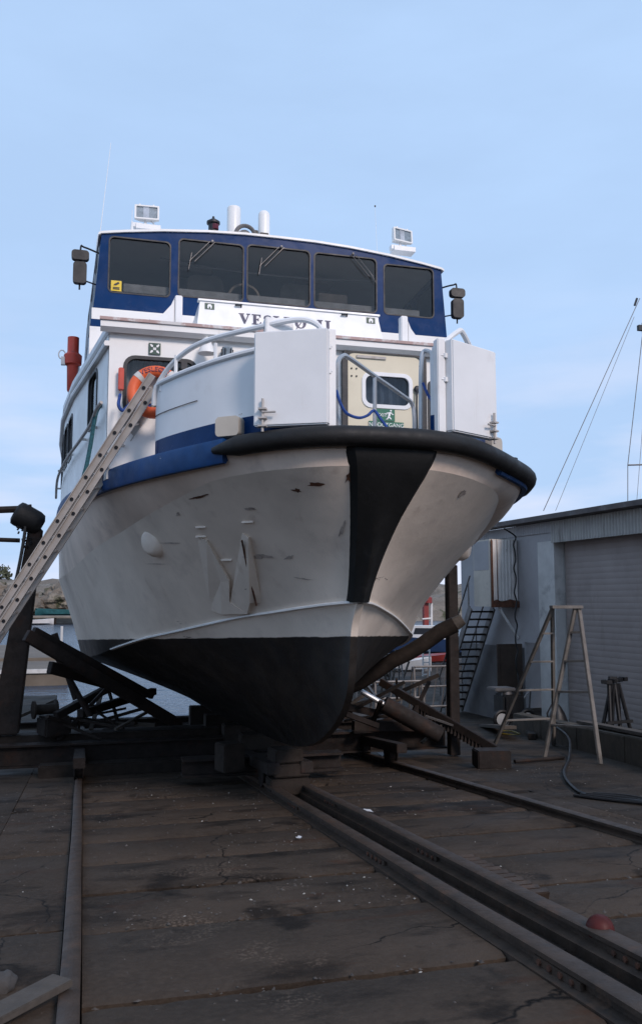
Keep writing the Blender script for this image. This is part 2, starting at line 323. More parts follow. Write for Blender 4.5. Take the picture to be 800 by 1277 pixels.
def text_mesh(txt, size, fn, m, name, parent, T, align='CENTER'):
    cu = bpy.data.curves.new('t', 'FONT'); cu.body = txt; cu.size = size; cu.align_x = align; cu.align_y = 'CENTER'; cu.resolution_u = 3
    to = bpy.data.objects.new('t', cu); COL.objects.link(to); dg = bpy.context.evaluated_depsgraph_get(); dg.update()
    me = bpy.data.meshes.new_from_object(to.evaluated_get(dg))
    mb = MB(T); mb.add([fn(v.co.x, v.co.y) for v in me.vertices], [tuple(p.vertices) for p in me.polygons])
    bpy.data.objects.remove(to); bpy.data.curves.remove(cu); bpy.data.meshes.remove(me)
    return mb.build(name, m, parent, smooth=False, recalc=False)
SL = math.tan(R(4.5))
def gz(y): return -1.5 - SL * y          # slip surface, eye-relative

# ================================================================== THE SETTING
WATER = -3.55
def structure(o): o['kind'] = 'structure'; return o
structure(MB().add([(-1500, 10, WATER), (1500, 10, WATER), (1500, 2500, WATER), (-1500, 2500, WATER)], [(0, 1, 2, 3)]).build('water', 'sea', smooth=False))
def sheet(prof, x0, x1, bottom=-6.0):
    mb = MB(); n = len(prof); vs = []
    for (y, z) in prof: vs += [(x0, y, z), (x1, y, z)]
    fs = [(2 * i, 2 * i + 1, 2 * i + 3, 2 * i + 2) for i in range(n - 1)]
    k = len(vs); y, z = prof[-1]; vs += [(x0, y, bottom), (x1, y, bottom)]; fs.append((k - 2, k - 1, k + 1, k))
    for xi, x in ((0, x0), (1, x1)):
        for i in range(n - 1):
            j = len(vs); vs += [(x, prof[i][0], bottom), (x, prof[i + 1][0], bottom)]; fs.append((2 * i + xi, 2 * i + 2 + xi, j + 1, j))
    return mb.add(vs, fs)
slip = structure(sheet([(-25, gz(-25) - 0.09), (60, gz(60) - 0.09)], -0.72, 5.2, -9).build('slipway', 'joint', smooth=False))
structure(sheet([(-25, gz(-25)), (15.5, gz(15.5)), (27, gz(15.5) - 0.02)], -60, -0.72).build('yard_ground_left', 'yard', smooth=False))
structure(sheet([(-25, gz(-25)), (23.2, gz(23.2)), (75, gz(23.2) - 0.02)], 5.2, 120).build('yard_ground_right', 'yard', smooth=False))
# concrete slabs between the rails, one object each
def slab(x0, x1, y0, y1, parent, m='concrete'):
    t = random.uniform(-0.008, 0.008); j = lambda: random.uniform(-0.012, 0.012)
    mb = MB(); a, b = [], []
    nx = max(4, int((x1 - x0) * 12)); sd_ = random.uniform(0, 99)
    rag = lambda i, o: 0.022 * noise.noise((i * 0.35 + sd_, o, 0)) + 0.016 * abs(noise.noise((i * 1.3 + sd_, o, 7)))
    e0 = [y0 + 0.026 + abs(rag(i, 1)) + 0.006 * random.random() for i in range(nx + 1)]; e1 = [y1 - 0.026 - abs(rag(i, 2)) - 0.006 * random.random() for i in range(nx + 1)]
    vs, fs = [], []
    for i in range(nx + 1):
        x = x0 + (x1 - x0) * i / nx
        for y, dz in ((e0[i], -0.1), (e0[i], -0.018), (e0[i] + 0.03 + 0.03 * random.random(), 0), (e1[i] - 0.03 - 0.03 * random.random(), 0), (e1[i], -0.018), (e1[i], -0.1)):
            vs.append((x, y, gz(y) + dz + t + 0.003 * noise.noise((x * 3, y * 3, 0))))
    for i in range(nx):
        for k in range(5): q = i * 6 + k; fs.append((q, q + 1, q + 7, q + 6))
    fs.append(tuple(range(6))); fs.append(tuple(nx * 6 + k for k in reversed(range(6))))
    return mb.add(vs, fs).build('slab', m, parent)
ys = [-3.0, -1.2, 0.4, 1.6, 2.5, 3.35, 4.28, 5.47, 6.41, 7.35, 8.3, 9.05, 9.95, 10.9, 11.8, 12.8, 13.7, 14.7, 15.6, 16.6, 17.6, 18.6, 19.7, 20.8, 22.0, 23.3, 24.6, 26.2]
for a, b in zip(ys, ys[1:]): slab(0.035, 2.165, a, b, slip)
ys2 = [-3.0, -1.0, 0.5, 1.8, 2.9, 3.9, 4.77, 5.59, 6.55, 7.45, 8.4, 9.3, 10.2, 11.2, 12.2, 13.1, 14.1, 15.2, 16.3, 17.4, 18.6, 19.8, 21, 22.4, 23.8, 25.4]
for a, b in zip(ys2, ys2[1:]): slab(2.80, 4.515, a, b, slip)
ys3 = [-3, 0.5, 2.6, 4.05, 5.6, 7.9, 10.4, 13.2, 16.5, 20.5]
for a, b in zip(ys3, ys3[1:]): slab(-0.715, -0.075, a, b, slip)
ys4 = [-3, 1, 4.4, 6.9, 9.6, 12.4, 15.6, 19.2, 23]
for a, b in zip(ys4, ys4[1:]): slab(4.685, 5.195, a, b, slip)
def rail(x, w, head, hgt, label, y0=-3.0, y1=27.0, foot=0.0, m='rail_steel'):
    """one slip rail, cross-section swept down the slope with a little wander"""
    prof = [(-w / 2 - foot, -0.10), (-w / 2 - foot, 0.012), (-head * 0.28, 0.03), (-head * 0.28, hgt - 0.045), (-head / 2, hgt - 0.03), (-head / 2, hgt - 0.006), (-head * 0.38, hgt),
            (head * 0.38, hgt), (head / 2, hgt - 0.006), (head / 2, hgt - 0.03), (head * 0.28, hgt - 0.045), (head * 0.28, 0.03), (w / 2 + foot, 0.012), (w / 2 + foot, -0.10)]
    mb = MB(); n = len(prof); N = 60; vs, fs = [], []
    for i in range(N + 1):
        y = y0 + (y1 - y0) * i / N; dx = 0.008 * noise.noise((y * 0.4, x, 0)); dz = 0.005 * noise.noise((y * 0.7, x, 5))
        vs += [(x + px + dx, y, gz(y) + pz + dz) for px, pz in prof]
    for i in range(N):
        for k in range(n - 1): q = i * n + k; fs.append((q, q + 1, q + n + 1, q + n))
    fs.append(tuple(range(n))); fs.append(tuple(N * n + k for k in reversed(range(n))))
    return tag(mb.add(vs, fs).build('rail', m), label, 'rail', 'rails of the slipway')
RL = []
RL.append(rail(-0.02, 0.10, 0.095, 0.055, 'worn flat-topped steel rail at the left edge of the slipway'))
r1 = rail(2.27, 0.20, 0.12, 0.10, 'left of the two close-set rusty rails under the middle of the boat')
r2 = rail(2.69, 0.20, 0.12, 0.10, 'right of the two close-set rusty rails, beside the red ball')
for ro, x in ((r1, 2.27), (r2, 2.69)):
    for y in (3.9, 6.6, 9.4):
        for sd in (-1, 1):
            fp_ = MB(); fp_.bar((x + sd * 0.046, y - 0.22, gz(y - 0.22) + 0.045), (x + sd * 0.046, y + 0.22, gz(y + 0.22) + 0.045), 0.022, 0.04); po = fp_.build('fishplate', 'rail_steel', ro, bevel=0.003)
            for k in (-0.15, -0.05, 0.05, 0.15):
                fp_ = MB(); fp_.lathe((x + sd * 0.056, y + k, gz(y + k) + 0.045), [(0.016, 0), (0.016, 0.012), (0.0, 0.014)], 6, axis=(sd, 0, 0)); fp_.build('bolt', 'rust', po)
rail(4.60, 0.16, 0.11, 0.085, 'rusty steel rail nearest the shed')
ch = MB()
for i in range(13):
    y = -2.5 + i * 2.3; ch.box((2.48, y + 1.12, gz(y + 1.12) - 0.05), (0.2, 2.2, 0.02), rx=-R(4.5))
structure(ch.build('channel_floor', 'joint', smooth=False))

# far shore: terrain ring with rock and a row of low crowns
def terrain(name, x0, x1, y0, y1, nx, ny, hf, m):
    vs, fs = [], []
    for j in range(ny + 1):
        for i in range(nx + 1):
            x = x0 + (x1 - x0) * i / nx; y = y0 + (y1 - y0) * j / ny; vs.append((x, y, hf(x, y)))
    for j in range(ny):
        for i in range(nx): q = j * (nx + 1) + i; fs.append((q, q + 1, q + nx + 2, q + nx + 1))
    return structure(MB().add(vs, fs).build(name, m, smooth=True, ang=60, recalc=False))
def shore(x, y):
    d = (y - 150 - 10 * noise.noise((x * 0.02, 0, 3))) / 60.0
    if d < 0: return WATER - 1.5
    h = 7.5 * (1 - math.exp(-3.5 * d)); h *= 0.75 + 0.5 * noise.noise((x * 0.015, y * 0.02, 0))
    h += 2.6 * (1 - abs(2 * noise.noise((x * 0.05, y * 0.07, 1)))) + 1.1 * noise.noise((x * 0.2, y * 0.25, 2)) + 0.5 * noise.noise((x * 0.5, y * 0.6, 2))
    return WATER + 0.4 + max(0, h) * min(1, d * 6 + 0.15)
terrain('rocky_shore', -230, 260, 140, 330, 200, 70, shore, 'rock_grey')

# ================================================================== THE BOAT
BT = (2.48, 0, 1.5)
boat = thing('passenger_boat', 'white passenger boat with blue wheelhouse and black bow fender hauled out on the slipway', 'boat', (2.48, 12.0, -2.0))
def B(): return MB(BT)
rows = [  # deck (y, b, z)      knuckle (y, b, z)      chine (y, b, z)       keel (y, z)
 ((6.95, 0.0, 1.36), (7.02, 0.0, 1.16), (7.74, 0.0, 0.00), (7.74, 0.0)),
 ((6.99, 0.40, 1.36), (7.06, 0.37, 1.16), (8.02, 0.19, -0.02), (7.93, -0.24)),
 ((7.13, 0.76, 1.35), (7.20, 0.71, 1.15), (8.40, 0.40, -0.06), (8.00, -0.54)),
 ((7.42, 1.12, 1.33), (7.50, 1.05, 1.14), (8.80, 0.62, -0.11), (8.08, -0.84)),
 ((7.85, 1.48, 1.30), (7.95, 1.37, 1.11), (9.30, 0.88, -0.17), (8.30, -1.08)),
 ((8.40, 1.82, 1.28), (8.56, 1.61, 1.02), (9.90, 1.20, -0.27), (8.75, -1.33)),
 ((9.20, 2.13, 1.28), (9.44, 1.89, 0.90), (10.5, 1.50, -0.37), (9.40, -1.56)),
 ((10.0, 2.36, 1.28), (10.3, 2.10, 0.80), (11.1, 1.77, -0.46), (10.3, -1.72)),
 ((11.2, 2.60, 1.27), (11.5, 2.40, 0.66), (12.2, 2.06, -0.62), (11.6, -1.82)),
 ((13.2, 2.85, 1.26), (13.4, 2.70, 0.45), (14.0, 2.34, -0.84), (13.5, -1.93)),
 ((17.5, 3.00, 1.25), (17.5, 2.98, 0.40), (17.8, 2.52, -1.05), (17.5, -2.15)),
 ((23.0, 2.95, 1.25), (23.0, 2.93, 0.40), (23.0, 2.55, -1.10), (23.0, -2.35))]
NS = 6
Dk = spline([(r[0][1], r[0][0], r[0][2]) for r in rows], NS); Kn = spline([(r[1][1], r[1][0], r[1][2]) for r in rows], NS)
Ch = spline([(r[2][1], r[2][0], r[2][2]) for r in rows], NS); Kl = spline([(0.0, r[3][0], r[3][1]) for r in rows], NS)
def topsection(i, n=12):
    c, k, d = Ch[i], Kn[i], Dk[i]; out = []
    hollow = 0.10 * min(1, i / 8.0) * max(0, 1 - i / 50.0) + 0.02
    for a in range(n + 1):
        t = a / n; p = c.lerp(k, t); p.x -= hollow * math.sin(math.pi * t) * (1 if i else 0) * (1 if i > 3 else i / 3); out.append(p)
    return out
def flaresection(i, bulge=0.8):
    k, d = Kn[i], Dk[i]; w = bulge * min(1, max(0, (d.x - 0.9) / 0.9)); c = k.lerp(d, 0.5).lerp(Vector((d.x + 0.01, k.lerp(d, 0.7).y, k.z + 0.20 * (d.z - k.z))), w)
    return [k * (1 - t) ** 2 + c * 2 * t * (1 - t) + d * t * t for t in (0, .15, .3, .45, .6, .75, .88, 1)]
def botsection(i, n=8):
    c, k = Ch[i], Kl[i]; out = []
    hol = 0.95 * max(0.25, 1 - i / 55.0)
    for a in range(n + 1):
        t = a / n; w = t ** (1.0 + 0.9 * hol)
        p = k.lerp(c, t); p.x = 0.0 if i == 0 else 0.035 * (1 - t) + (c.x) * w; out.append(p)
    return out
def full(p):      # the port bow is a little fuller than the starboard one
    k = min(1, max(0, (p[1] - 7.1) / 1.3)); k = k * k * (3 - 2 * k); m_ = min(1, max(0, (p[2] + 0.1) / 0.75)); f = 1 + 0.125 * k * m_ * max(0.3, 1 - max(0, p[1] - 11) / 6)
    return (p[0] * (f if p[0] > 0 else 1), p[1], p[2])
def hull_surface(sec, name, m, sides=(1, -1)):
    mb = B(); S_ = [sec(i) for i in range(len(Dk))]; n = len(S_[0])
    for sgn in sides:
        vs = [full((p.x * sgn, p.y, p.z)) for s_ in S_ for p in s_]; fs = []
        for i in range(len(S_) - 1):
            for a in range(n - 1): q = i * n + a; fs.append((q, q + 1, q + n + 1, q + n))
        mb.add(vs, fs)
    return mb, S_
mt, TS = hull_surface(topsection, 'hull', 'hull_paint'); mbm, BS = hull_surface(botsection, 'x', 'x')
mt.add(mbm.v, mbm.f)
# keel sole, transom and deck close the shell
nS = len(Dk)
vs = []; fs = []
for i in range(1, nS): vs += [(0.035, Kl[i].y, Kl[i].z), (-0.035, Kl[i].y, Kl[i].z)]
fs = [(2 * i, 2 * i + 1, 2 * i + 3, 2 * i + 2) for i in range(nS - 2)]; mt.add(vs, fs)
TS = [a + b[1:] for a, b in zip(TS, [flaresection(i) for i in range(nS)])]
loop = [(p.x, p.y, p.z) for p in BS[-1]] + [(p.x, p.y, p.z) for p in TS[-1][1:]]
loop += [(-x, y, z) for x, y, z in reversed(loop)]; mt.add(loop, [tuple(range(len(loop)))])
mtv = bmesh.new()
hull = mt.build('hull', 'hull_paint', boat, ang=22)
hm = hull.data; bm_ = bmesh.new(); bm_.from_mesh(hm); bmesh.ops.remove_doubles(bm_, verts=bm_.verts, dist=0.002); bmesh.ops.recalc_face_normals(bm_, faces=bm_.faces)
for f in bm_.faces: f.smooth = True
for e in bm_.edges: e.smooth = not (len(e.link_faces) == 2 and e.calc_face_angle(0) > R(20))
bm_.to_mesh(hm); bm_.free(); mtv.free()
mfl, FS = hull_surface(flaresection, 'x', 'x', (1,)); mfl.build('bow_flare', 'flare_paint', hull, ang=30)
mfl, FS = hull_surface(lambda i: flaresection(i, 0.12), 'x', 'x', (-1,)); mfl.build('bow_flare', 'flare_paint', hull, ang=30)
dk = B(); pts = [(p.x - 0.02, p.y, 1.30) for p in Dk[2:]]; pl = [(0.2, 7.05, 1.30)] + pts; lp = [full(p) for p in pl] + [(-x, y, z) for x, y, z in reversed(pl)]
dk.add(lp, [tuple(range(len(lp)))]); dk.build('deck', 'metal_grey', boat, smooth=False)
# spray rail along the chine
for sgn in (1, -1):
    sr = B(); vs, fs = [], []
    for i in range(0, 50):
        c = Ch[i]; o = 0.028 if i else 0.012
        vs += [(sgn * (c.x + 0.0), c.y - 0.004, c.z + 0.016), (sgn * (c.x + o), c.y - o * 0.7, c.z + 0.004), (sgn * (c.x + o * 0.9), c.y - o * 0.7, c.z - 0.012), (sgn * (c.x - 0.02), c.y + 0.01, c.z - 0.02)]
    for i in range(49):
        for a in range(3): q = i * 4 + a; fs.append((q, q + 1, q + 5, q + 4))
    sr.add(vs, fs).build('spray_rail', 'white_paint', hull)  # white instead of hull paint, so the edge highlight is put into the colour
# hull x -> y lookup for fittings (y where the topsides pass through half breadth b at height z)
def hull_y(b, z):
    prev = None
    for s_ in TS:
        for a in range(len(s_) - 1):
            p, q = s_[a], s_[a + 1]
            if (p.z - z) * (q.z - z) <= 0 and abs(q.z - p.z) > 1e-6:
                t = (z - p.z) / (q.z - p.z); x = p.x + (q.x - p.x) * t; y = p.y + (q.y - p.y) * t
                if x >= b and prev:
                    f = (b - prev[0]) / max(1e-6, x - prev[0]); return prev[1] + (y - prev[1]) * f
                prev = (x, y); break
    return prev[1]
# rubber pad on the stem
pad = B(); nz_, nx_ = 16, 12; vs, fs = [], []
for j in range(nz_ + 1):
    z = -0.01 + 1.37 * j / nz_; w = 0.105 + 0.36 * (j / nz_) ** 1.5
    for i in range(nx_ + 1):
        x = 0.06 * (j / nz_) - w + 2 * w * i / nx_; edge = i in (0, nx_)
        y = hull_y(abs(x), min(z, 1.27)) - (0.0 if edge else 0.065); y = y + (0.0 if not edge else 0.012)
        y2 = hull_y(0.0, min(z, 1.27)) - 0.07
        if not edge: y = y * 0.75 + (y2 + (min(1, abs(x) / w)) * 0.02) * 0.25
        vs.append((x, y, z))
for j in range(nz_):
    for i in range(nx_): q = j * (nx_ + 1) + i; fs.append((q, q + 1, q + nx_ + 2, q + nx_ + 1))
fs.append(tuple(range(nx_ + 1)))
pad.add(vs, fs).build('stem_pad', 'pad_black', boat, ang=40)
# rubbing strake (blue) and black bow fender
def along(b0, b1, sgn=1):
    return [p for p in Dk if b0 <= p.x <= b1]
for sgn in (1, -1):
    st = B(); vs, fs = [], []; prof = [(0.0, -0.09), (0.035, -0.085), (0.045, -0.06), (0.05, 0.11), (0.04, 0.135), (-0.10, 0.14), (-0.10, 0.02)]
    idx = [i for i in range(len(Dk)) if Dk[i].x > 1.25]
    for i in idx:
        p = Dk[i]; d = (Dk[min(i + 1, nS - 1)] - Dk[i - 1]).normalized(); nx, ny = d.y, -d.x
        vs += [full((sgn * (p.x + nx * o), p.y + ny * o, p.z + z)) for o, z in prof]
    n = len(prof)
    for i in range(len(idx) - 1):
        for a in range(n): q = i * n; fs.append((q + a, q + (a + 1) % n, q + n + (a + 1) % n, q + n + a))
    fs.append(tuple(range(n))); fs.append(tuple((len(idx) - 1) * n + a for a in reversed(range(n))))
    st.add(vs, fs).build('rubbing_strake', 'blue_strake', boat)
fp = []
for p in [q for q in reversed(Dk) if q.x < 1.42 and q.x > 0]: fp.append(Vector((-p.x, p.y, p.z)))
fp += [Vector(full((p.x, p.y, p.z))) for p in Dk if p.x <= 2.25]
out = []
for i, p in enumerate(fp):
    d = (fp[min(i + 1, len(fp) - 1)] - fp[max(i - 1, 0)]).normalized(); out.append(p + Vector((d.y, -d.x, 0)) * 0.06 + Vector((0, 0, 0.035)))
k = len(out)
fb = B(); fb.tube(out, lambda t: 0.09 * min(1, (0.35 + 14 * t) if t < 0.05 else 1, (0.35 + 14 * (1 - t)) if t > 0.95 else 1), 14)
fb.build('bow_fender', 'rubber', boat, ang=60)

# bulwarks (blue band below, white above), swept along the inset deck edge
def wallstrip(path, zlo, zhi, th):
    mb = B(); vs, fs = [], []; path = [Vector(p) for p in path]
    for i, p in enumerate(path):
        d = (path[min(i + 1, len(path) - 1)] - path[max(i - 1, 0)]).normalized(); nn = Vector((d.y, -d.x))
        t = i / (len(path) - 1)
        for o, z in ((0, zlo(t)), (0, zhi(t)), (-th, zhi(t)), (-th, zlo(t))): vs.append((p.x + nn.x * o, p.y + nn.y * o, z))
    for i in range(len(path) - 1):
        for a in range(4): q = i * 4; fs.append((q + a, q + (a + 1) % 4, q + 4 + (a + 1) % 4, q + 4 + a))
    fs += [(0, 1, 2, 3), tuple((len(path) - 1) * 4 + a for a in (3, 2, 1, 0))]
    return mb.add(vs, fs)
bpath = [p.to_2d() for p in spline([(0.52, 7.16, 0), (0.92, 7.38, 0), (1.30, 7.78, 0), (1.62, 8.28, 0), (1.83, 8.72, 0), (1.80, 8.86, 0), (1.68, 8.92, 0)], 5)]
for sgn in (-1, 1):
    pth = [Vector((sgn * p.x, p.y)) for p in bpath]
    if sgn < 0: pth = list(reversed(pth))
    top = (lambda t: 2.11 + 0.17 * t) if sgn < 0 else (lambda t: 2.28 - 0.17 * t)
    blu = (lambda t: 1.57 + 0.11 * t) if sgn < 0 else (lambda t: 1.68 - 0.11 * t)
    w = wallstrip(pth, blu, top, 0.05).build('bulwark', 'gate_white', boat)
    wallstrip(pth, lambda t: 1.40, blu, 0.054).build('blue_band', 'blue_paint', w)
    # weld seam on the bulwark plating
    if sgn < 0:
        sm = B(); sm.tube([Vector((p.x - 0.006, p.y - 0.006, 1.86 + 0.004 * i)) for i, p in enumerate(pth[9:18])], 0.004, 5); sm.build('seam', 'dark_trim', w)
    # fairlead in the side
    fl = B(); ang = -0.9 if sgn < 0 else 0.9
    bx, by = (-1.42, 7.93) if sgn < 0 else (1.42, 7.93)
    d = Vector((0.62 * sgn, -0.78, 0)); sd_ = Vector((-d.y, d.x, 0))
    if sgn < 0: bx, by = -1.24, 7.66
    lp_ = rrect(-0.12, -0.09, 0.12, 0.09, 0.04)
    fl.panel(lp_, [], lambda u, v, w_: Vector((bx, by, 1.56)) + sd_ * u + Vector((0, 0, v)) + d * (0.10 - w_), 0.14); fl.build('roller_fairlead', 'box_cream', w, ang=30, bevel=0.02)
    cp = B(); cp.tube([(p.x, p.y, top(i / (len(pth) - 1)) + 0.012) for i, p in enumerate(pth)], 0.028, 8); cp.build('cap_rail', 'gate_white', w)
# handrail over the bulwark, starboard and port
hr = B(); hr.tube(spline([(-1.86, 8.78, 1.98), (-1.84, 8.72, 2.16), (-1.70, 8.50, 2.36), (-1.46, 8.10, 2.47), (-1.02, 7.50, 2.47), (-0.72, 7.30, 2.50), (-0.56, 7.22, 2.44), (-0.49, 7.18, 2.30), (-0.48, 7.17, 2.2)], 6), 0.026, 8)
for x, y in ((-1.80, 8.66), (-1.68, 8.44), (-1.36, 7.94), (-0.98, 7.50)): hr.tube([(x, y, 2.1), (x, y, 2.42 if y < 8.6 else 2.24)], 0.019, 6)
hr.build('handrail', 'gate_white', boat)
hr = B(); hr.tube(spline([(0.60, 7.2, 2.2), (0.62, 7.2, 2.34), (0.80, 7.26, 2.50), (0.87, 7.3, 2.51), (1.06, 7.5, 2.40), (1.42, 7.95, 2.30), (1.72, 8.5, 2.22)], 6), 0.026, 8); hr.build('handrail', 'gate_white', boat)
bx_ = B(); bx_.box((-0.86, 7.46, 2.46), (0.26, 0.1, 0.16)); bx_.build('rail_box', 'gate_white', boat, bevel=0.01)
# gate posts and the two bow gates swung open
for sgn in (-1, 1):
    po = B(); x = -0.475 if sgn < 0 else 0.545
    po.box((x, 7.10, 1.88), (0.075, 0.10, 0.96)); po.build('gate_post', 'gate_white', boat, bevel=0.008)
    hx, hy = (-0.53, 6.98) if sgn < 0 else (0.625, 6.99)
    ex, ey = (-1.12, 7.27) if sgn < 0 else (1.20, 7.28)
    dirv = Vector((ex - hx, ey - hy, 0)); ln = dirv.length; dirv.normalize(); nrm = Vector((dirv.y, -dirv.x, 0)) if sgn > 0 else Vector((-dirv.y, dirv.x, 0))
    if nrm.y > 0: nrm = -nrm
    cen = Vector((hx, hy, 1.925)) + dirv * ln / 2 - nrm * 0.05
    g = B(); g.box(cen, (ln, 0.10, 0.84), rz=math.atan2(dirv.y, dirv.x)); gate = g.build('gate', 'gate_white', boat, bevel=0.012)
    for z in (2.2, 1.98):
        h = B(); h.lathe(((hx + x) / 2 + 0.0, 7.06, z - 0.02), [(0.0, 0), (0.024, 0), (0.024, 0.04), (0.0, 0.04)], 10); h.tube([(hx, 7.05, z), (x, 7.06, z)], 0.014, 6); h.build('hinge', 'gate_white', gate)
    la = B(); q = Vector((hx, hy, 1.58)) + dirv * (ln - 0.09) + nrm * 0.03
    la.tube([q + Vector((0, 0, -0.13)), q + Vector((0, 0, 0.16))], 0.012, 7)
    for z in (-0.07, 0.0, 0.08): la.bar(q + Vector((0, 0, z - 0.01)) - nrm * 0.035, q + Vector((0, 0, z - 0.01)) + nrm * 0.025, 0.07, 0.014)
    la.tube([q + Vector((0, 0, 0.04)) + nrm * 0.01, q - dirv * 0.12 + Vector((0, 0, 0.035)) + nrm * 0.02], 0.010, 6)
    la.build('latch', 'alu', gate)
    rb = B(); rb.box(Vector((x + sgn * 0.03, 7.16, 1.55)), (0.035, 0.02, 0.22)); rb.build('kick_plate', 'blue_paint', gate)
# grey stair rails inside the opening
h = B(); h.tube(spline([(-0.336, 7.350, 1.466), (-0.336, 7.350, 1.796), (-0.335, 7.350, 2.128), (-0.274, 7.400, 2.229), (-0.190, 7.450, 2.226), (0.152, 7.750, 2.160), (0.533, 8.050, 2.073), (0.683, 8.150, 2.014), (0.708, 8.150, 1.874), (0.705, 8.150, 1.625)], 5), 0.022, 8)
h.tube([(0.152, 7.750, 2.160), (0.148, 7.750, 1.525)], 0.02, 8); h.build('stair_rail', 'metal_grey', boat)
h = B(); h.tube(spline([(0.515, 7.500, 1.498), (0.520, 7.500, 1.882), (0.533, 7.500, 2.270), (0.567, 7.500, 2.367), (0.591, 7.400, 2.325), (0.609, 7.200, 2.194)], 5), 0.022, 8); h.build('stair_rail', 'metal_grey', boat)
# bollard by the port rail, hull bosses
bo = B(); bo.lathe((1.90, 8.42, 1.36), [(0.07, 0), (0.055, 0.02), (0.05, 0.13), (0.095, 0.15), (0.095, 0.18), (0.0, 0.19)], 14); bo.build('bollard', 'dark_trim', boat)
for sgn in (-1, 1):
    y = hull_y(1.80, 0.66); bs = B(); bs.lathe((sgn * (1.78 if sgn < 0 else 1.93), y, 0.655), [(0.19, -0.14), (0.17, 0.0), (0.13, 0.06), (0.10, 0.075), (0.0, 0.08)], 18, axis=(sgn * 0.80, -0.52, -0.15)); bs.build('hull_boss', 'hull_paint', boat, ang=50)
# anchor pocket: two raised ribs and a shoe on the starboard bow
def hp(b, z, off=0.0): return Vector((-b, hull_y(b, z) - off, z))
def rib(pts, wd, hgt, name, m='hull_paint'):
    mb = B(); vs, fs = [], []
    for (b, z) in pts:
        c = hp(b, z); nrm = Vector((-0.55, -0.80, -0.2)).normalized(); side = Vector((-0.82, 0.56, 0))
        vs += [c - side * wd / 2 - nrm * 0.03, c - side * wd * 0.18 + nrm * hgt, c + side * wd * 0.18 + nrm * hgt, c + side * wd / 2 - nrm * 0.03]
    for i in range(len(pts) - 1):
        for a in range(3): q = i * 4 + a; fs.append((q, q + 1, q + 5, q + 4))
    fs += [(0, 1, 2, 3), tuple((len(pts) - 1) * 4 + a for a in (3, 2, 1, 0))]
    return mb.add(vs, fs).build(name, m, boat, ang=25)
ap = B()
def hq(p, off):
    d = Vector((-0.55, -0.80, -0.22)).normalized(); return p + d * off
A = {n: hp(b, z) for n, b, z in (('a', 1.40, 0.66), ('a2', 1.30, 0.62), ('b', 1.10, 0.20), ('b2', 1.02, 0.22), ('c', 1.16, -0.10), ('d', 1.03, 0.66), ('e', 0.96, 0.62), ('f', 0.80, 0.0), ('g', 0.72, -0.02), ('s', 1.02, -0.13), ('s2', 0.80, -0.12), ('m', 0.98, 0.0))}
def plate(ks, off, name, th=0.03, m='hull_paint'):
    mb = B(); pts = [hq(A[k], off if isinstance(off, (int, float)) else off[i]) for i, k in enumerate(ks)]; bk = [hq(p, -th) for p in pts]; n = len(pts)
    mb.add(pts + bk, [tuple(range(n)), tuple(reversed(range(n, 2 * n)))] + [(i, (i + 1) % n, n + (i + 1) % n, n + i) for i in range(n)])
    return mb.build(name, m, boat, smooth=False)
plate(['a', 'a2', 'b2', 'b', 'c'], [-0.005, 0.035, 0.06, 0.02, -0.02], 'anchor_rib', 0.05)
plate(['d', 'e', 'f', 's2', 'm'], [0.0, 0.045, 0.075, 0.06, 0.03], 'anchor_rib', 0.08)
plate(['b2', 'm', 's2', 's', 'c', 'b'], [0.06, 0.045, 0.06, 0.05, -0.01, 0.025], 'anchor_shoe', 0.06)
plate(['e', 'g', 'f'], [0.047, -0.01, 0.077], 'anchor_rib', 0.05)
for kx, kz in ((1.38, 0.74), (1.36, 0.655), (1.01, 0.75), (1.10, 0.42)):
    c = hp(kx, kz, 0.012); mb = B(); mb.box(c, (0.13, 0.03, 0.018), rz=-0.75); mb.build('weld_stub', 'hull_paint', boat)
for dz, kb0, kb1, z0, z1 in ((0, 1.0, 0.745, 0.60, -0.03), ):
    mb = B(); mb.tube([hq(hp(kb0 + (kb1 - kb0) * i / 8, z0 + (z1 - z0) * i / 8), 0.055) for i in range(9)], 0.010, 5); mb.build('rust_edge', 'rust', boat)

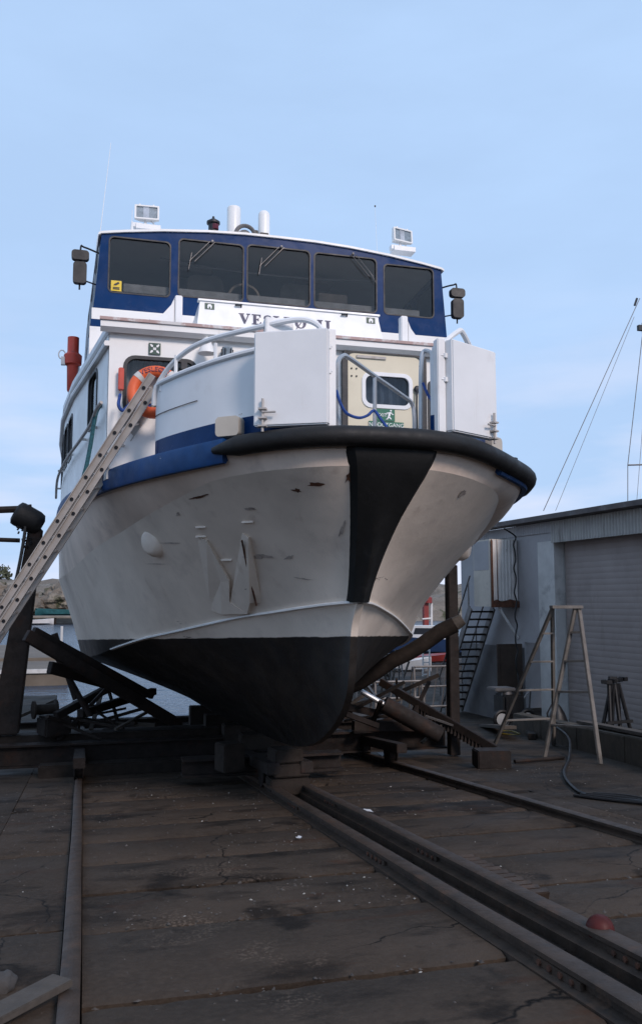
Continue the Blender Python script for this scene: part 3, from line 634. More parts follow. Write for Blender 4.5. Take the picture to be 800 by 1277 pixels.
# scrapes and chipped paint on the bow plating
def scuff(b, z, ln, h, m, slope=0.0):
    s1 = 1 if b > 0 else -1; ab = abs(b); n = 18; pts = []
    sd_ = random.uniform(0, 99)
    for i in range(n):
        a = 2 * math.pi * i / n; r = 0.65 + 0.6 * noise.noise((math.cos(a) * 1.7 + sd_, math.sin(a) * 1.7, 0))
        pts.append((ab + 0.5 * ln * r * math.cos(a), z + 0.5 * h * r * math.sin(a) + slope * 0.5 * ln * r * math.cos(a)))
    vs = []
    for (bb, zz) in pts + [(ab, z)]:
        zz = min(1.12, zz); p = Vector((s1 * bb, hull_y(bb, zz), zz)); p = Vector(full(p)); vs.append(p + Vector((s1 * 0.35, -0.9, -0.25)).normalized() * 0.006)
    mb = B(); mb.add(vs, [(i, (i + 1) % n, n) for i in range(n)]); mb.build('scuff', m, hull, smooth=False)
for a_ in ((-0.56, 1.02, 0.22, 0.05, 'rust', 0.1), (-0.70, 0.98, 0.10, 0.035, 'rust', 0.3), (-0.30, 1.08, 0.10, 0.12, 'rust', 0.0), (-0.83, 0.44, 0.26, 0.06, 'scrape', 0.1), (-0.60, 0.42, 0.10, 0.05, 'scrape', -0.2), (-1.02, 0.86, 0.16, 0.03, 'scrape', 0.15), (-1.45, 1.00, 0.22, 0.025, 'rust', -0.1), (-1.62, 0.62, 0.26, 0.02, 'scrape', 0.1),
           (-1.72, 0.42, 0.30, 0.012, 'scrape', 0.1), (-0.45, 0.22, 0.20, 0.02, 'scrape', 0.2), (0.92, 1.02, 0.12, 0.08, 'scrape', 0.4), (-1.60, 0.88, 0.05, 0.04, 'scrape', 0.0), (-0.25, 0.65, 0.05, 0.2, 'scrape', 0.0)): scuff(*a_)

# ---------------- deckhouse
plan = [(2.30, 9.50), (2.40, 10.2), (2.52, 11.0), (2.70, 12.2), (2.86, 13.8), (2.95, 16.0), (2.95, 22.0)]
ZT = 2.95
plan_port = [(1.62, 9.50), (1.68, 10.2), (1.85, 11.0), (2.25, 12.2), (2.70, 13.8), (2.92, 16.0), (2.95, 22.0)]
def front(u, v, w): return (u, 9.50 + w, v)
win1 = rrect(-2.12, 2.05, -1.36, 2.66, 0.10); win2 = rrect(-1.24, 2.05, -0.42, 2.66, 0.10); win3 = rrect(1.425, 1.95, 1.575, 2.62, 0.04)
door_hole = rrect(0.34, 1.32, 1.36, 2.925, 0.10)
f = B(); f.panel([(-2.30, 1.31), (1.62, 1.31), (1.62, ZT), (-2.30, ZT)], [win1, win2, win3, door_hole], front, 0.06)
dhouse = f.build('deckhouse_wall', 'white_paint', boat, ang=30)
for sgn in (-1, 1):
    pln = plan if sgn < 0 else plan_port
    for i in range(len(plan) - 1):
        (x0, y0), (x1, y1) = pln[i], pln[i + 1]; ln = math.hypot(x1 - x0, y1 - y0); dx, dy = (x1 - x0) / ln, (y1 - y0) / ln
        def side(u, v, w, x0=x0, y0=y0, dx=dx, dy=dy): return (sgn * (x0 + dx * u - dy * w), y0 + dy * u + dx * w, v)
        a = 0.0 if i else 0.07
        holes = []
        if i == 1 and sgn < 0: holes = [rrect(0.02 + 0.06, 2.08, ln - 0.12, 2.72, 0.12)]
        if i == 3: holes = [rrect(0.15, 2.0, 0.75, 2.6, 0.1), rrect(0.9, 2.0, 1.5, 2.6, 0.1)]
        if i == 4: holes = [rrect(0.2, 2.0, 1.0, 2.6, 0.1), rrect(1.2, 2.0, 2.0, 2.6, 0.1)]
        s_ = B(); s_.panel([(a, 1.31), (ln, 1.31), (ln, ZT), (a, ZT)], holes, side, 0.05)
        pn = s_.build('side_wall', 'white_paint', boat, ang=30)
        for hl in holes:
            us = [p[0] for p in hl]; vv = [p[1] for p in hl]; u0, u1, v0, v1 = min(us), max(us), min(vv), max(vv)
            w_ = B(); w_.panel(rrect(u0 - 0.025, v0 - 0.025, u1 + 0.025, v1 + 0.025, 0.12), [rrect(u0 + 0.012, v0 + 0.012, u1 - 0.012, v1 - 0.012, 0.10)], lambda u, v, w: side(u, v, w - 0.012), 0.03)
            wn = w_.build('window', 'dark_trim', boat, ang=30)
            g_ = B(); g_.panel(rrect(u0, v0, u1, v1, 0.11), [], lambda u, v, w: side(u, v, w + 0.022), 0.006); g_.build('pane', 'glass_dark', wn, smooth=False)
def window(hl, fn, parent, fr='dark_trim', gl='glass_dark', r=0.1, fw=0.028, proud=0.012):
    us = [p[0] for p in hl]; vv = [p[1] for p in hl]; u0, u1, v0, v1 = min(us), max(us), min(vv), max(vv)
    w_ = B(); w_.panel(rrect(u0 - fw, v0 - fw, u1 + fw, v1 + fw, r + fw), [rrect(u0 + 0.010, v0 + 0.010, u1 - 0.010, v1 - 0.010, r)], lambda u, v, w: fn(u, v, w - proud), proud + 0.02)
    wn = w_.build('window', fr, parent, ang=30)
    g_ = B(); g_.panel(rrect(u0, v0, u1, v1, r), [], lambda u, v, w: fn(u, v, w + 0.022), 0.006); g_.build('pane', gl, wn, smooth=False)
    return wn
window(win1, front, boat); window(win2, front, boat); window(win3, front, boat, r=0.035, fw=0.015)
# curtains and dark saloon behind the glass
for (a, b) in ((-2.1, -1.4), (-1.2, -0.45), (1.42, 1.58)):
    c = B(); n = 24; vs, fs = [], []
    for i in range(n + 1):
        x = a + (b - a) * i / n; y = 9.72 + 0.025 * math.sin(i * 1.9); vs += [(x, y, 2.0), (x, y, 2.72)]
    fs = [(2 * i, 2 * i + 1, 2 * i + 3, 2 * i + 2) for i in range(n)]; c.add(vs, fs).build('curtain', 'curtain', boat)
sb = B(); sb.bb((-2.2, 10.6, 1.32), (1.6, 10.65, 2.94)); sb.build('saloon_bulkhead', 'interior', boat)
DZ = 0.085
# door
def doorf(u, v, w): return (u, 9.44 + w, v + DZ)
dwin = rrect(0.60, 2.20, 1.16, 2.56, 0.08)
d_ = B(); d_.panel(rrect(0.385, 1.33, 1.315, 2.82, 0.09), [dwin], doorf, 0.045); door = d_.build('door', 'cream', boat, ang=30)
fr_ = B(); fr_.panel(rrect(0.33, 1.31, 1.37, 2.875, 0.12), [rrect(0.392, 1.335, 1.308, 2.812, 0.085)], lambda u, v, w: (u, 9.425 + w, v + (DZ if v > 2 else 0)), 0.075); fr_.build('door_frame', 'dark_trim', boat, ang=30)
w_ = B(); w_.panel(rrect(0.565, 2.165, 1.195, 2.595, 0.11), [rrect(0.61, 2.21, 1.15, 2.55, 0.075)], lambda u, v, w: doorf(u, v, w - 0.012), 0.03); w_.build('window_frame', 'gate_white', door, ang=30)
g_ = B(); g_.panel(dwin, [], lambda u, v, w: doorf(u, v, w + 0.02), 0.006); g_.build('pane', 'glass_clear', door, smooth=False)
c = B(); n = 30; vs = []
for i in range(n + 1):
    x = 0.56 + 0.64 * i / n; y = 9.60 + 0.03 * math.sin(i * 1.3); vs += [(x, y, 2.2), (x, y, 2.72)]
c.add(vs, [(2 * i, 2 * i + 1, 2 * i + 3, 2 * i + 2) for i in range(n)]).build('curtain', 'curtain', boat)
sg = B(); sg.bb((0.74, 9.426, 1.995 + DZ + 0.02), (0.965, 9.434, 2.135 + DZ + 0.02)); es = sg.build('exit_sign', 'green_sign', door, smooth=False)
text_mesh('EXIT', 0.06, lambda x, y: (0.805 + x, 9.421, 2.062 + DZ + 0.02 + y), 'sign_white', 'exit_lettering', door, BT)
rm_ = B()   # running figure on the exit sign
def fl2(pts): return [(0.90 + x * 0.11, z * 0.11 + 2.065 + DZ + 0.02) for x, z in pts]
RY = lambda u, v, w: (u, 9.421 + w, v)
for poly in ([(-.12, .30), (.16, .36), (.05, -.12), (-.18, -.10)], [(-.18, -.11), (-.02, -.13), (.22, -.38), (.16, -.46), (-.10, -.28)], [(-.20, -.12), (-.10, -.28), (-.22, -.46), (-.42, -.48), (-.42, -.42), (-.28, -.38)],
             [(.17, .35), (.34, .12), (.44, .16), (.46, .10), (.32, .02), (.10, .22)], [(-.13, .29), (-.34, .26), (-.42, .06), (-.36, .02), (-.28, .17), (-.11, .17)]):
    rm_.panel(fl2(poly), [], RY, 0.003)
rm_.panel(fl2([(.14 + .1 * math.cos(a * .7854), .50 + .1 * math.sin(a * .7854)) for a in range(8)]), [], RY, 0.003)
rm_.build('running_figure', 'sign_white', door, smooth=False)
sg = B(); sg.bb((0.645, 9.426, 1.82 + DZ), (1.075, 9.434, 1.965 + DZ + 0.042)); sg.build('notice_sign', 'green_sign', door, smooth=False)
text_mesh('NØDUTGANG', 0.066, lambda x, y: (0.86 + x, 9.421, 1.965 + DZ + y), 'sign_white', 'notice_lettering', door, BT)
text_mesh('SKAL HOLDES', 0.056, lambda x, y: (0.86 + x, 9.421, 1.898 + DZ + y), 'sign_white', 'notice_lettering', door, BT)
text_mesh('RYDDIG', 0.05, lambda x, y: (0.86 + x, 9.421, 1.846 + DZ + y), 'sign_white', 'notice_lettering', door, BT)
for (x, z) in ((0.44, 2.62), (0.50, 2.62), (0.44, 2.53), (0.50, 2.53), (0.44, 1.80), (0.48, 1.80)):
    b_ = B(); b_.lathe((x, 9.438, z + DZ), [(0.011, 0), (0.009, 0.01), (0, 0.012)], 8, axis=(0, -1, 0)); b_.build('bolt', 'dark_trim', door)
dh = B(); dh.bar((0.50, 9.43, 2.765 + DZ), (0.86, 9.43, 2.765 + DZ), 0.02, 0.03); dh.build('drip_strip', 'alu', door)
hd = B(); hd.lathe((1.245, 9.43, 2.5), [(0.03, 0), (0.045, 0.02), (0.03, 0.04), (0, 0.045)], 12, axis=(0, -1, 0)); hd.tube([(1.235, 9.40, 2.5), (1.225, 9.39, 2.3), (1.23, 9.39, 2.0)], 0.012, 6); hd.build('hose_hook', 'dark_trim', door)
# eave round the deckhouse roof
def eave(pth, prof, name, m, parent):
    mb = B(); vs, fs = [], []; n = len(prof)
    for i, (x, y) in enumerate(pth):
        a = Vector(pth[max(i - 1, 0)]); b = Vector(pth[min(i + 1, len(pth) - 1)]); c = Vector((x, y))
        n1 = (c - a).normalized() if i else (b - c).normalized(); n2 = (b - c).normalized() if i < len(pth) - 1 else n1
        mit = (Vector((n1.y, -n1.x)) + Vector((n2.y, -n2.x))); mit = mit / max(0.4, mit.length_squared / 2)
        vs += [(x + mit.x * o, y + mit.y * o, z) for o, z in prof]
    for i in range(len(pth) - 1):
        for a in range(n): q = i * n; fs.append((q + a, q + (a + 1) % n, q + n + (a + 1) % n, q + n + a))
    fs += [tuple(range(n)), tuple((len(pth) - 1) * n + a for a in reversed(range(n)))]
    return mb.add(vs, fs).build(name, m, parent, ang=30)
ring = [(-x, y) for x, y in reversed(plan)] + plan_port
for sg_ in (-1, 1):
    pl_ = [(sg_ * x, y) for x, y in (plan if sg_ < 0 else plan_port)]; eave(pl_ if sg_ > 0 else list(reversed(pl_)), [(-0.05, 2.94), (0.012, 2.925), (0.03, 2.95), (0.03, 3.02), (-0.05, 3.035)], 'roof_edge', 'gate_white', boat)
eave([(-2.40, 9.5), (1.66, 9.5)], [(-0.04, 2.945), (0.07, 2.91), (0.13, 2.955), (0.13, 3.02), (0.05, 3.05), (-0.06, 3.05)], 'front_eave', 'white_paint', boat)
eave([(-2.41, 9.5), (1.6, 9.5)], [(0.115, 3.022), (0.15, 3.024), (0.155, 3.055), (0.12, 3.06)], 'trim_strip', 'pink_trim', boat)
rf = B(); lp = [(x, y, 3.0) for x, y in ring]; rf.add(lp, [tuple(range(len(lp)))]); rf.build('deckhouse_roof', 'white_paint', boat, smooth=False)
for sgn in (-1, 1):
    pln = plan if sgn < 0 else plan_port
    eave([(sgn * x, y) for x, y in (pln if sgn > 0 else list(reversed(pln)))], [(0.0, 2.78), (0.05, 2.775), (0.06, 2.80), (0.05, 2.83), (0.0, 2.835)], 'drip_rail', 'gate_white', boat)
    gr = B(); pp = [(sgn * (x + 0.08), y, 2.13 - 0.05 * i) for i, (x, y) in enumerate([(pln[0][0] - 0.01, 9.44), (pln[0][0] + 0.04, 9.6)] + pln[1:6])]
    gr.tube(spline(pp, 5), 0.02, 8)
    for x, y in pln[1:6]:
        gr.bar((sgn * (x + 0.08), y, 2.0), (sgn * (x - 0.01), y, 2.0), 0.012, 0.03)
    gr.build('grab_rail', 'alu', boat)
# signs, lamp and bell on the front wall
def square_sign(x0, x1, z0, z1, parent, y=9.488, m='dark_green_sign'):
    s_ = B(); s_.bb((x0, y - 0.006, z0), (x1, y, z1)); o = s_.build('muster_sign', m, parent, smooth=False)
    q = B(); cx, cz, w = (x0 + x1) / 2, (z0 + z1) / 2, (x1 - x0)
    for a in range(4):     # four arrows toward the middle group
        ca, sa = math.cos(a * math.pi / 2 + math.pi / 4), math.sin(a * math.pi / 2 + math.pi / 4)
        t = lambda u, v: (cx + (u * ca - v * sa) * w, cz + (u * sa + v * ca) * w)
        q.panel([t(.30, -.10), t(.52, -.045), t(.52, .045), t(.30, .10), t(.20, 0)], [], lambda u, v, w_: (u, y - 0.010 + w_, v), 0.003)
    for dx in (-.09, 0, .09): q.panel([(cx + dx * w - .035 * w, cz - .12 * w), (cx + dx * w + .035 * w, cz - .12 * w), (cx + dx * w + .035 * w, cz + .1 * w), (cx + dx * w - .035 * w, cz + .1 * w)], [], lambda u, v, w_: (u, y - 0.010 + w_, v), 0.003)
    q.build('pictogram', 'sign_white', o, smooth=False); return o
square_sign(-1.88, -1.75, 2.71, 2.84, boat)
lm = B(); lm.lathe((-1.26, 9.33, 2.80), [(0.10, -0.08), (0.095, -0.06), (0.055, 0.03), (0.045, 0.09), (0, 0.1)], 14); lm.tube([(-1.26, 9.33, 2.9), (-1.26, 9.5, 2.92)], 0.015, 6); lm.build('bell', 'white_paint', boat)
lm = B(); lm.lathe((-1.02, 9.42, 2.74), [(0.0, -0.10), (0.045, -0.085), (0.055, -0.03), (0.055, 0.05), (0.06, 0.06), (0.06, 0.09), (0, 0.095)], 12); cl = lm.build('caged_lamp', 'lens', boat)
lm = B()
for a in range(6):
    t = a * math.pi / 3; lm.tube([(-1.02 + 0.064 * math.cos(t), 9.42 + 0.064 * math.sin(t), 2.81), (-1.02 + 0.064 * math.cos(t), 9.42 + 0.064 * math.sin(t), 2.68), (-1.02, 9.42, 2.625)], 0.006, 5)
lm.build('lamp_cage', 'dark_trim', cl)
lm = B(); lm.box((-1.50, 9.40, 2.58), (0.07, 0.06, 0.09)); lm.tube([(-1.50, 9.40, 2.53), (-1.50, 9.42, 2.35)], 0.012, 6); lm.build('deck_light', 'dark_trim', boat, bevel=0.008)
rb = B(); rb.bb((-2.20, 9.40, 2.27), (-2.14, 9.46, 2.52)); rb.build('flare_box', 'red_plastic', boat, bevel=0.01)

# ---------------- wheelhouse
WY = 11.35
def wz(b): return 5.05 - 0.04 * abs(b) ** 2.0 + (0.012 * abs(b))
def wfront(u, v, w): return (u, WY + w + 0.0 * v, v)
holes = [rrect(-2.30, 4.04, -1.50, 4.80, 0.065), rrect(-1.39, 4.07, -0.51, 4.87, 0.065), rrect(-0.46, 4.08, 0.43, 4.89, 0.065), rrect(0.49, 4.08, 1.41, 4.88, 0.065), rrect(1.52, 4.08, 2.28, 4.82, 0.065)]
tw = [(u / 10.0, wz(u / 10.0) - 0.02) for u in range(24, -25, -4)]
f = B(); f.panel([(-2.48, 3.81), (2.48, 3.81)] + tw, holes, wfront, 0.07); wh = f.build('wheelhouse_wall', 'blue_paint', boat, ang=30)
for a, b, z0, z1, m in ((-2.50, 2.50, 3.66, 3.81, 'white_paint'), (-2.51, 2.51, 3.56, 3.66, 'blue_paint'), (-2.52, 2.52, 3.04, 3.56, 'white_paint')):
    s_ = B(); s_.bb((a, WY - 0.004, z0), (b, WY + 0.066, z1)); s_.build('wheelhouse_band', m, boat, smooth=False)
pans = []
for hl in holes: pans.append(window(hl, wfront, boat, fr='dark_trim', gl='glass_dark', r=0.062, fw=0.008, proud=0.006))
for sgn in (-1, 1):
    bx0, tx0, bx1, tx1, yb = 2.50, 2.40, 2.66, 2.58, 15.5
    def wside(u, v, w):     # u along (m), v height
        t = u / (yb - WY - 0.07); k = (v - 3.05) / 1.95
        x = (bx0 + (bx1 - bx0) * t) * (1 - k) + (tx0 + (tx1 - tx0) * t) * k
        return (sgn * (x - w), WY + 0.07 + u, v)
    hs = [rrect(0.15, 4.08, 1.0, 4.74, 0.09), rrect(1.15, 4.08, 2.2, 4.74, 0.09), rrect(2.4, 3.5, 3.2, 4.8, 0.09)]
    s_ = B(); s_.panel([(0, 3.81), (4.08, 3.81), (4.08, 4.80), (0, 4.80)], [hs[0], hs[1], rrect(2.4, 3.9, 3.2, 4.74, 0.09)], wside, 0.05); s_.build('wheelhouse_wall', 'blue_paint', boat, ang=30)
    for h_ in (hs[0], hs[1], rrect(2.4, 3.9, 3.2, 4.74, 0.09)): window(h_, wside, boat, r=0.09, fr='metal_grey', fw=0.02)
    for z0, z1, m in ((3.66, 3.81, 'white_paint'), (3.56, 3.66, 'blue_paint'), (3.04, 3.56, 'white_paint')):
        s_ = B(); s_.panel([(0, z0), (4.08, z0), (4.08, z1), (0, z1)], [], wside, 0.05); s_.build('wheelhouse_band', m, boat, smooth=False)
bk = B(); bk.bb((-2.5, 15.44, 3.04), (2.5, 15.5, 4.85)); bk.build('wheelhouse_back', 'interior', boat)
fl_ = B(); fl_.bb((-2.4, WY + 0.1, 3.3), (2.4, 15.4, 3.34)); fl_.build('wheelhouse_floor', 'interior', boat)
rf = B(); vs, fs = [], []
us = [-2.44, -2.40, -2.1, -1.6, -1.0, -0.5, 0, 0.5, 1.0, 1.6, 2.1, 2.40, 2.44]
for (y, k) in ((WY - 0.03, 0), (15.6, 0.12)):
    for u in us:
        z = wz(u) - (0.015 if abs(u) > 2.42 else 0); uu = u * (1 + k * 0.5)
        vs += [(uu, y, z), (uu, y, z - 0.03)]
n = len(us)
for i in range(n - 1):
    a, b, c, d = 2 * i, 2 * i + 2, 2 * n + 2 * i + 2, 2 * n + 2 * i; fs += [(a, b, c, d), (a + 1, d + 1, c + 1, b + 1), (a, a + 1, b + 1, b), (d, c, c + 1, d + 1)]
fs += [(0, 2 * n, 2 * n + 1, 1), (2 * n - 2, 2 * n - 1, 4 * n - 1, 4 * n - 2)]
whroof = rf.add(vs, fs).build('wheelhouse_roof', 'white_paint', boat, ang=40)
# wheelhouse interior: console, seats, a rail
c_ = B(); c_.add([(-2.2, 11.5, 4.12), (2.2, 11.5, 4.12), (2.2, 12.0, 4.2), (-2.2, 12.0, 4.2), (-2.2, 11.5, 3.36), (2.2, 11.5, 3.36), (2.2, 12.0, 3.36), (-2.2, 12.0, 3.36)], [(0, 1, 2, 3), (4, 5, 1, 0), (6, 7, 3, 2), (5, 6, 2, 1), (7, 4, 0, 3)]); c_.build('console', 'interior_seat', boat, smooth=False)
for x in (-0.9, 0.5):
    c_ = B(); c_.lathe((x, 12.1, 3.6), [(0.2, 0), (0.06, 0.05), (0.06, 0.45), (0.26, 0.5), (0.26, 0.6), (0, 0.62)], 14); c_.panel(rrect(x - 0.27, 4.1, x + 0.27, 4.78, 0.14), [], lambda u, v, w: (u, 12.35 + w, v), 0.1); c_.build('helm_seat', 'interior_seat', boat)
# what shows through the glass overhead: ceiling rail, light boxes, overhead console
c_ = B(); c_.tube(spline([(-1.6, 11.75, 4.72), (-0.9, 12.1, 4.80), (0.0, 12.25, 4.84), (0.9, 12.1, 4.80), (1.6, 11.75, 4.72)], 6), 0.022, 8); c_.build('overhead_rail', 'metal_grey', boat)
for x in (-1.1, 0.75):
    c_ = B(); c_.bb((x - 0.3, 12.3, 4.80), (x + 0.3, 12.6, 4.88)); c_.build('ceiling_box', 'interior_seat', boat, bevel=0.01)
c_ = B(); c_.tube(spline([(-0.7, 11.62, 4.14), (-0.62, 11.62, 4.34), (-0.45, 11.64, 4.42), (-0.28, 11.62, 4.34), (-0.22, 11.62, 4.14)], 5), 0.02, 8); c_.build('wheel_rim', 'interior_seat', boat)
c_ = B(); c_.bb((0.62, 11.6, 4.14), (1.05, 11.75, 4.40)); c_.build('instrument_screen', 'dark_trim', boat, bevel=0.01)
c_ = B(); c_.bb((-2.1, 11.46, 4.10), (2.1, 11.50, 4.215)); c_.build('console_edge', 'curtain', boat)
# wipers: twin-arm, one per middle pane
for (u, v), pn in (((-0.98, 4.86), pans[1]), ((-0.02, 4.89), pans[2]), ((1.02, 4.90), pans[3])):
    w_ = B(); s_ = -1 if u < 0.5 else 1
    for o in (0, 0.07): w_.tube([(u + o, WY - 0.03, v), (u + o + s_ * 0.27, WY - 0.03, v - 0.30)], 0.005, 5)
    w_.tube([(u + s_ * 0.24, WY - 0.028, v - 0.18), (u + s_ * 0.32 + 0.04, WY - 0.028, v - 0.42)] if s_ < 0 else [(u + 0.27, WY - 0.028, v - 0.22), (u + 0.37, WY - 0.028, v - 0.38)], 0.006, 5)
    w_.lathe((u + 0.035, WY, v + 0.01), [(0.018, 0), (0.018, 0.035), (0, 0.04)], 8, axis=(0, -1, 0)); w_.build('wiper', 'scaffold', pn)
stk = B(); stk.bb((-2.265, WY - 0.004, 4.06), (-2.13, WY + 0.001, 4.20)); sk = stk.build('camera_sticker', 'yellow', pans[0], smooth=False)
stk = B(); stk.panel([(-2.235, 4.135), (-2.22, 4.155), (-2.17, 4.185), (-2.155, 4.165), (-2.20, 4.135)], [], lambda u, v, w: (u, WY - 0.008 + w, v), 0.003); stk.bb((-2.24, WY - 0.008, 4.08), (-2.155, WY - 0.005, 4.095)); stk.bb((-2.24, WY - 0.008, 4.102), (-2.155, WY - 0.005, 4.112)); stk.build('sticker_pictogram', 'dark_trim', pans[0], smooth=False)
# mirrors
for sgn in (-1, 1):
    x = 2.66 if sgn < 0 else 2.60
    a_ = B(); a_.tube(spline([(sgn * 2.43, WY + 0.05, 4.57), (sgn * (x - 0.04), WY - 0.08, 4.58), (sgn * x, WY - 0.10, 4.54), (sgn * x, WY - 0.10, 4.0), (sgn * (x - 0.05), WY - 0.08, 4.13), (sgn * 2.45, WY + 0.05, 4.15)][:4], 4), 0.012, 6); a_.tube([(sgn * x, WY - 0.1, 4.14), (sgn * 2.46, WY + 0.05, 4.14)], 0.010, 6)
    ar = a_.build('mirror_arm', 'dark_trim', boat)
    for z0, z1, w in ((4.38, 4.51, 0.11), (4.07, 4.355, 0.085)):
        m_ = B(); m_.panel(rrect(sgn * x - w, z0, sgn * x + w, z1, 0.045), [], lambda u, v, w_: (u, WY - 0.16 + w_, v), 0.09); m_.build('mirror', 'black_plastic', ar, bevel=0.015)
# roof gear
def searchlight(x, y, z, yaw, name):
    r_ = B(); m3 = Matrix.Rotation(yaw, 3, 'Z') @ Matrix.Rotation(R(-4), 3, 'X'); c = Vector((x, y, z))
    def T_(u, v, w): return c + m3 @ Vector((u, w, v))
    r_.panel(rrect(-0.17, -0.105, 0.17, 0.105, 0.015), [rrect(-0.145, -0.085, 0.145, 0.085, 0.01)], lambda u, v, w: T_(u, v, w - 0.02), 0.05)
    vs = [T_(-0.165, -0.10, 0.03), T_(0.165, -0.10, 0.03), T_(0.165, 0.10, 0.03), T_(-0.165, 0.10, 0.03), T_(-0.09, -0.06, 0.16), T_(0.09, -0.06, 0.16), T_(0.09, 0.06, 0.16), T_(-0.09, 0.06, 0.16)]
    r_.add(vs, [(0, 1, 5, 4), (1, 2, 6, 5), (2, 3, 7, 6), (3, 0, 4, 7), (4, 5, 6, 7)])
    for u in (-0.1, 0.09): r_.add([], []); r_.box(T_(u, 0.115, 0.0), (0.02, 0.02, 0.02))
    o = r_.build('searchlight', 'white_paint', boat)
    l_ = B(); l_.panel(rrect(-0.145, -0.085, 0.145, 0.085, 0.01), [], lambda u, v, w: T_(u, v, w + 0.0), 0.006); l_.build('lens', 'lens', o, smooth=False)
    l_ = B(); l_.panel(rrect(-0.05, -0.085, 0.03, 0.085, 0.01), [], lambda u, v, w: T_(u + 0.13 * 0, v, w - 0.006), 0.004); l_.build('lamp_tube', 'curtain', o, smooth=False)
    b_ = B(); b_.tube([T_(-0.02, -0.10, 0.05), T_(-0.02, -0.18, 0.05)], 0.02, 8); b_.box((x + 0.02, y + 0.05, z - 0.22), (0.34, 0.2, 0.07)); b_.box((x - 0.13, y + 0.02, z - 0.20), (0.12, 0.1, 0.06)); b_.tube([T_(0.05, -0.09, 0.05), T_(0.12, -0.16, 0.05), T_(0.2, -0.2, 0.05)], 0.008, 5)
    b_.build('bracket', 'gate_white', o)
searchlight(-1.79, 11.9, 5.43, R(-4), 'a'); searchlight(2.02, 11.9, 5.53, R(14), 'b')
n_ = B(); n_.lathe((-0.87, 11.8, 5.16), [(0.16, -0.05), (0.16, -0.02), (0.08, 0.0), (0.085, 0.04), (0.085, 0.055), (0.07, 0.06), (0.07, 0.16), (0.095, 0.17), (0.095, 0.20), (0.05, 0.23), (0.02, 0.25), (0.015, 0.28), (0, 0.285)], 16); nl = n_.build('navigation_light', 'dark_trim', boat)
n_ = B(); n_.lathe((-0.85, 11.765, 5.235), [(0.05, 0), (0.052, 0.005), (0.052, 0.07), (0.0, 0.072)], 14); n_.build('red_lens', 'red_lens', nl)
n_ = B(); n_.lathe((-0.53, 12.1, 5.05), [(0.10, 0), (0.10, 0.68), (0.09, 0.70), (0, 0.71)], 18); n_.build('exhaust_pipe', 'white_paint', boat)
n_ = B(); pts = [(-0.42 + 0.135 * math.cos(a * math.pi / 12), 11.75, 5.20 + 0.135 * math.sin(a * math.pi / 12)) for a in range(-1, 14)]; n_.tube(pts, 0.03, 8); hn = n_.build('horn_ring', 'scaffold', boat)
n_ = B(); n_.lathe((-0.42, 11.80, 5.20), [(0.11, -0.03), (0.09, 0.02), (0.03, 0.05), (0.025, 0.08), (0, 0.085)], 16, axis=(0, -1, 0)); n_.build('horn_bell', 'metal_grey', hn)
n_ = B(); n_.lathe((-0.13, 11.85, 5.08), [(0.085, 0.0), (0.085, 0.48), (0.075, 0.52), (0.05, 0.545), (0, 0.55)], 14); n_.box((-0.13, 11.85, 5.07), (0.3, 0.24, 0.08)); sc = n_.build('camera_mast', 'white_paint', boat)
n_ = B(); n_.box((-0.14, 11.77, 5.24), (0.12, 0.03, 0.06)); n_.box((-0.26, 11.82, 5.27), (0.07, 0.06, 0.08)); n_.build('camera_eye', 'black_plastic', sc, bevel=0.006)
for name, p0, p1, r in (('whip_antenna', (-2.44, 11.95, 4.82), (-2.30, 12.2, 6.55), 0.006), ('whip_antenna', (-2.0, 11.7, 4.95), (-2.0, 11.7, 5.35), 0.006), ('whip_antenna', (1.62, 11.9, 4.98), (1.60, 11.95, 5.95), 0.0035)):
    a_ = B(); a_.tube([p0, p1], r, 6, r2=r * 0.6); a_.lathe(p0, [(0.03, -0.05), (0.025, 0.1), (0.01, 0.24), (0, 0.25)], 8); a_.build(name, 'gate_white', boat)
n_ = B(); n_.lathe((1.60, 11.95, 5.95), [(0.0, 0), (0.012, 0.01), (0.012, 0.03), (0, 0.035)], 6); n_.build('antenna_tip', 'dark_trim', boat)
# name board on the deckhouse roof
def board(u, v, w): return (u, 10.55 + w + (v - 3.39) * 0.10, v)
nb = B(); nb.panel([(-1.23, 3.40), (1.23, 3.40), (1.16, 3.76), (-1.19, 3.76)], [], board, 0.05); nbo = nb.build('name_board', 'sign_white', boat, smooth=False)
nb = B(); nb.panel([(-1.215, 3.762), (1.185, 3.762), (1.185, 3.785), (-1.215, 3.785)], [], lambda u, v, w: board(u, v, w - 0.02), 0.10); nb.build('board_edge', 'gate_white', nbo, smooth=False)
for sgn in (-1, 1): 
    nb = B(); nb.add([(sgn * 1.22, 10.61, 3.40), (sgn * 1.18, 10.64, 3.76), (sgn * 1.19, 11.3, 3.70), (sgn * 1.23, 11.3, 3.40)], [(0, 1, 2, 3)]); nb.panel([(10.61, 3.40), (10.64, 3.76), (11.34, 3.72), (11.34, 3.40)], [], lambda u, v, w: (sgn * (1.19 - w), u, v), 0.03); nb.build('board_cheek', 'gate_white', nbo, smooth=False)
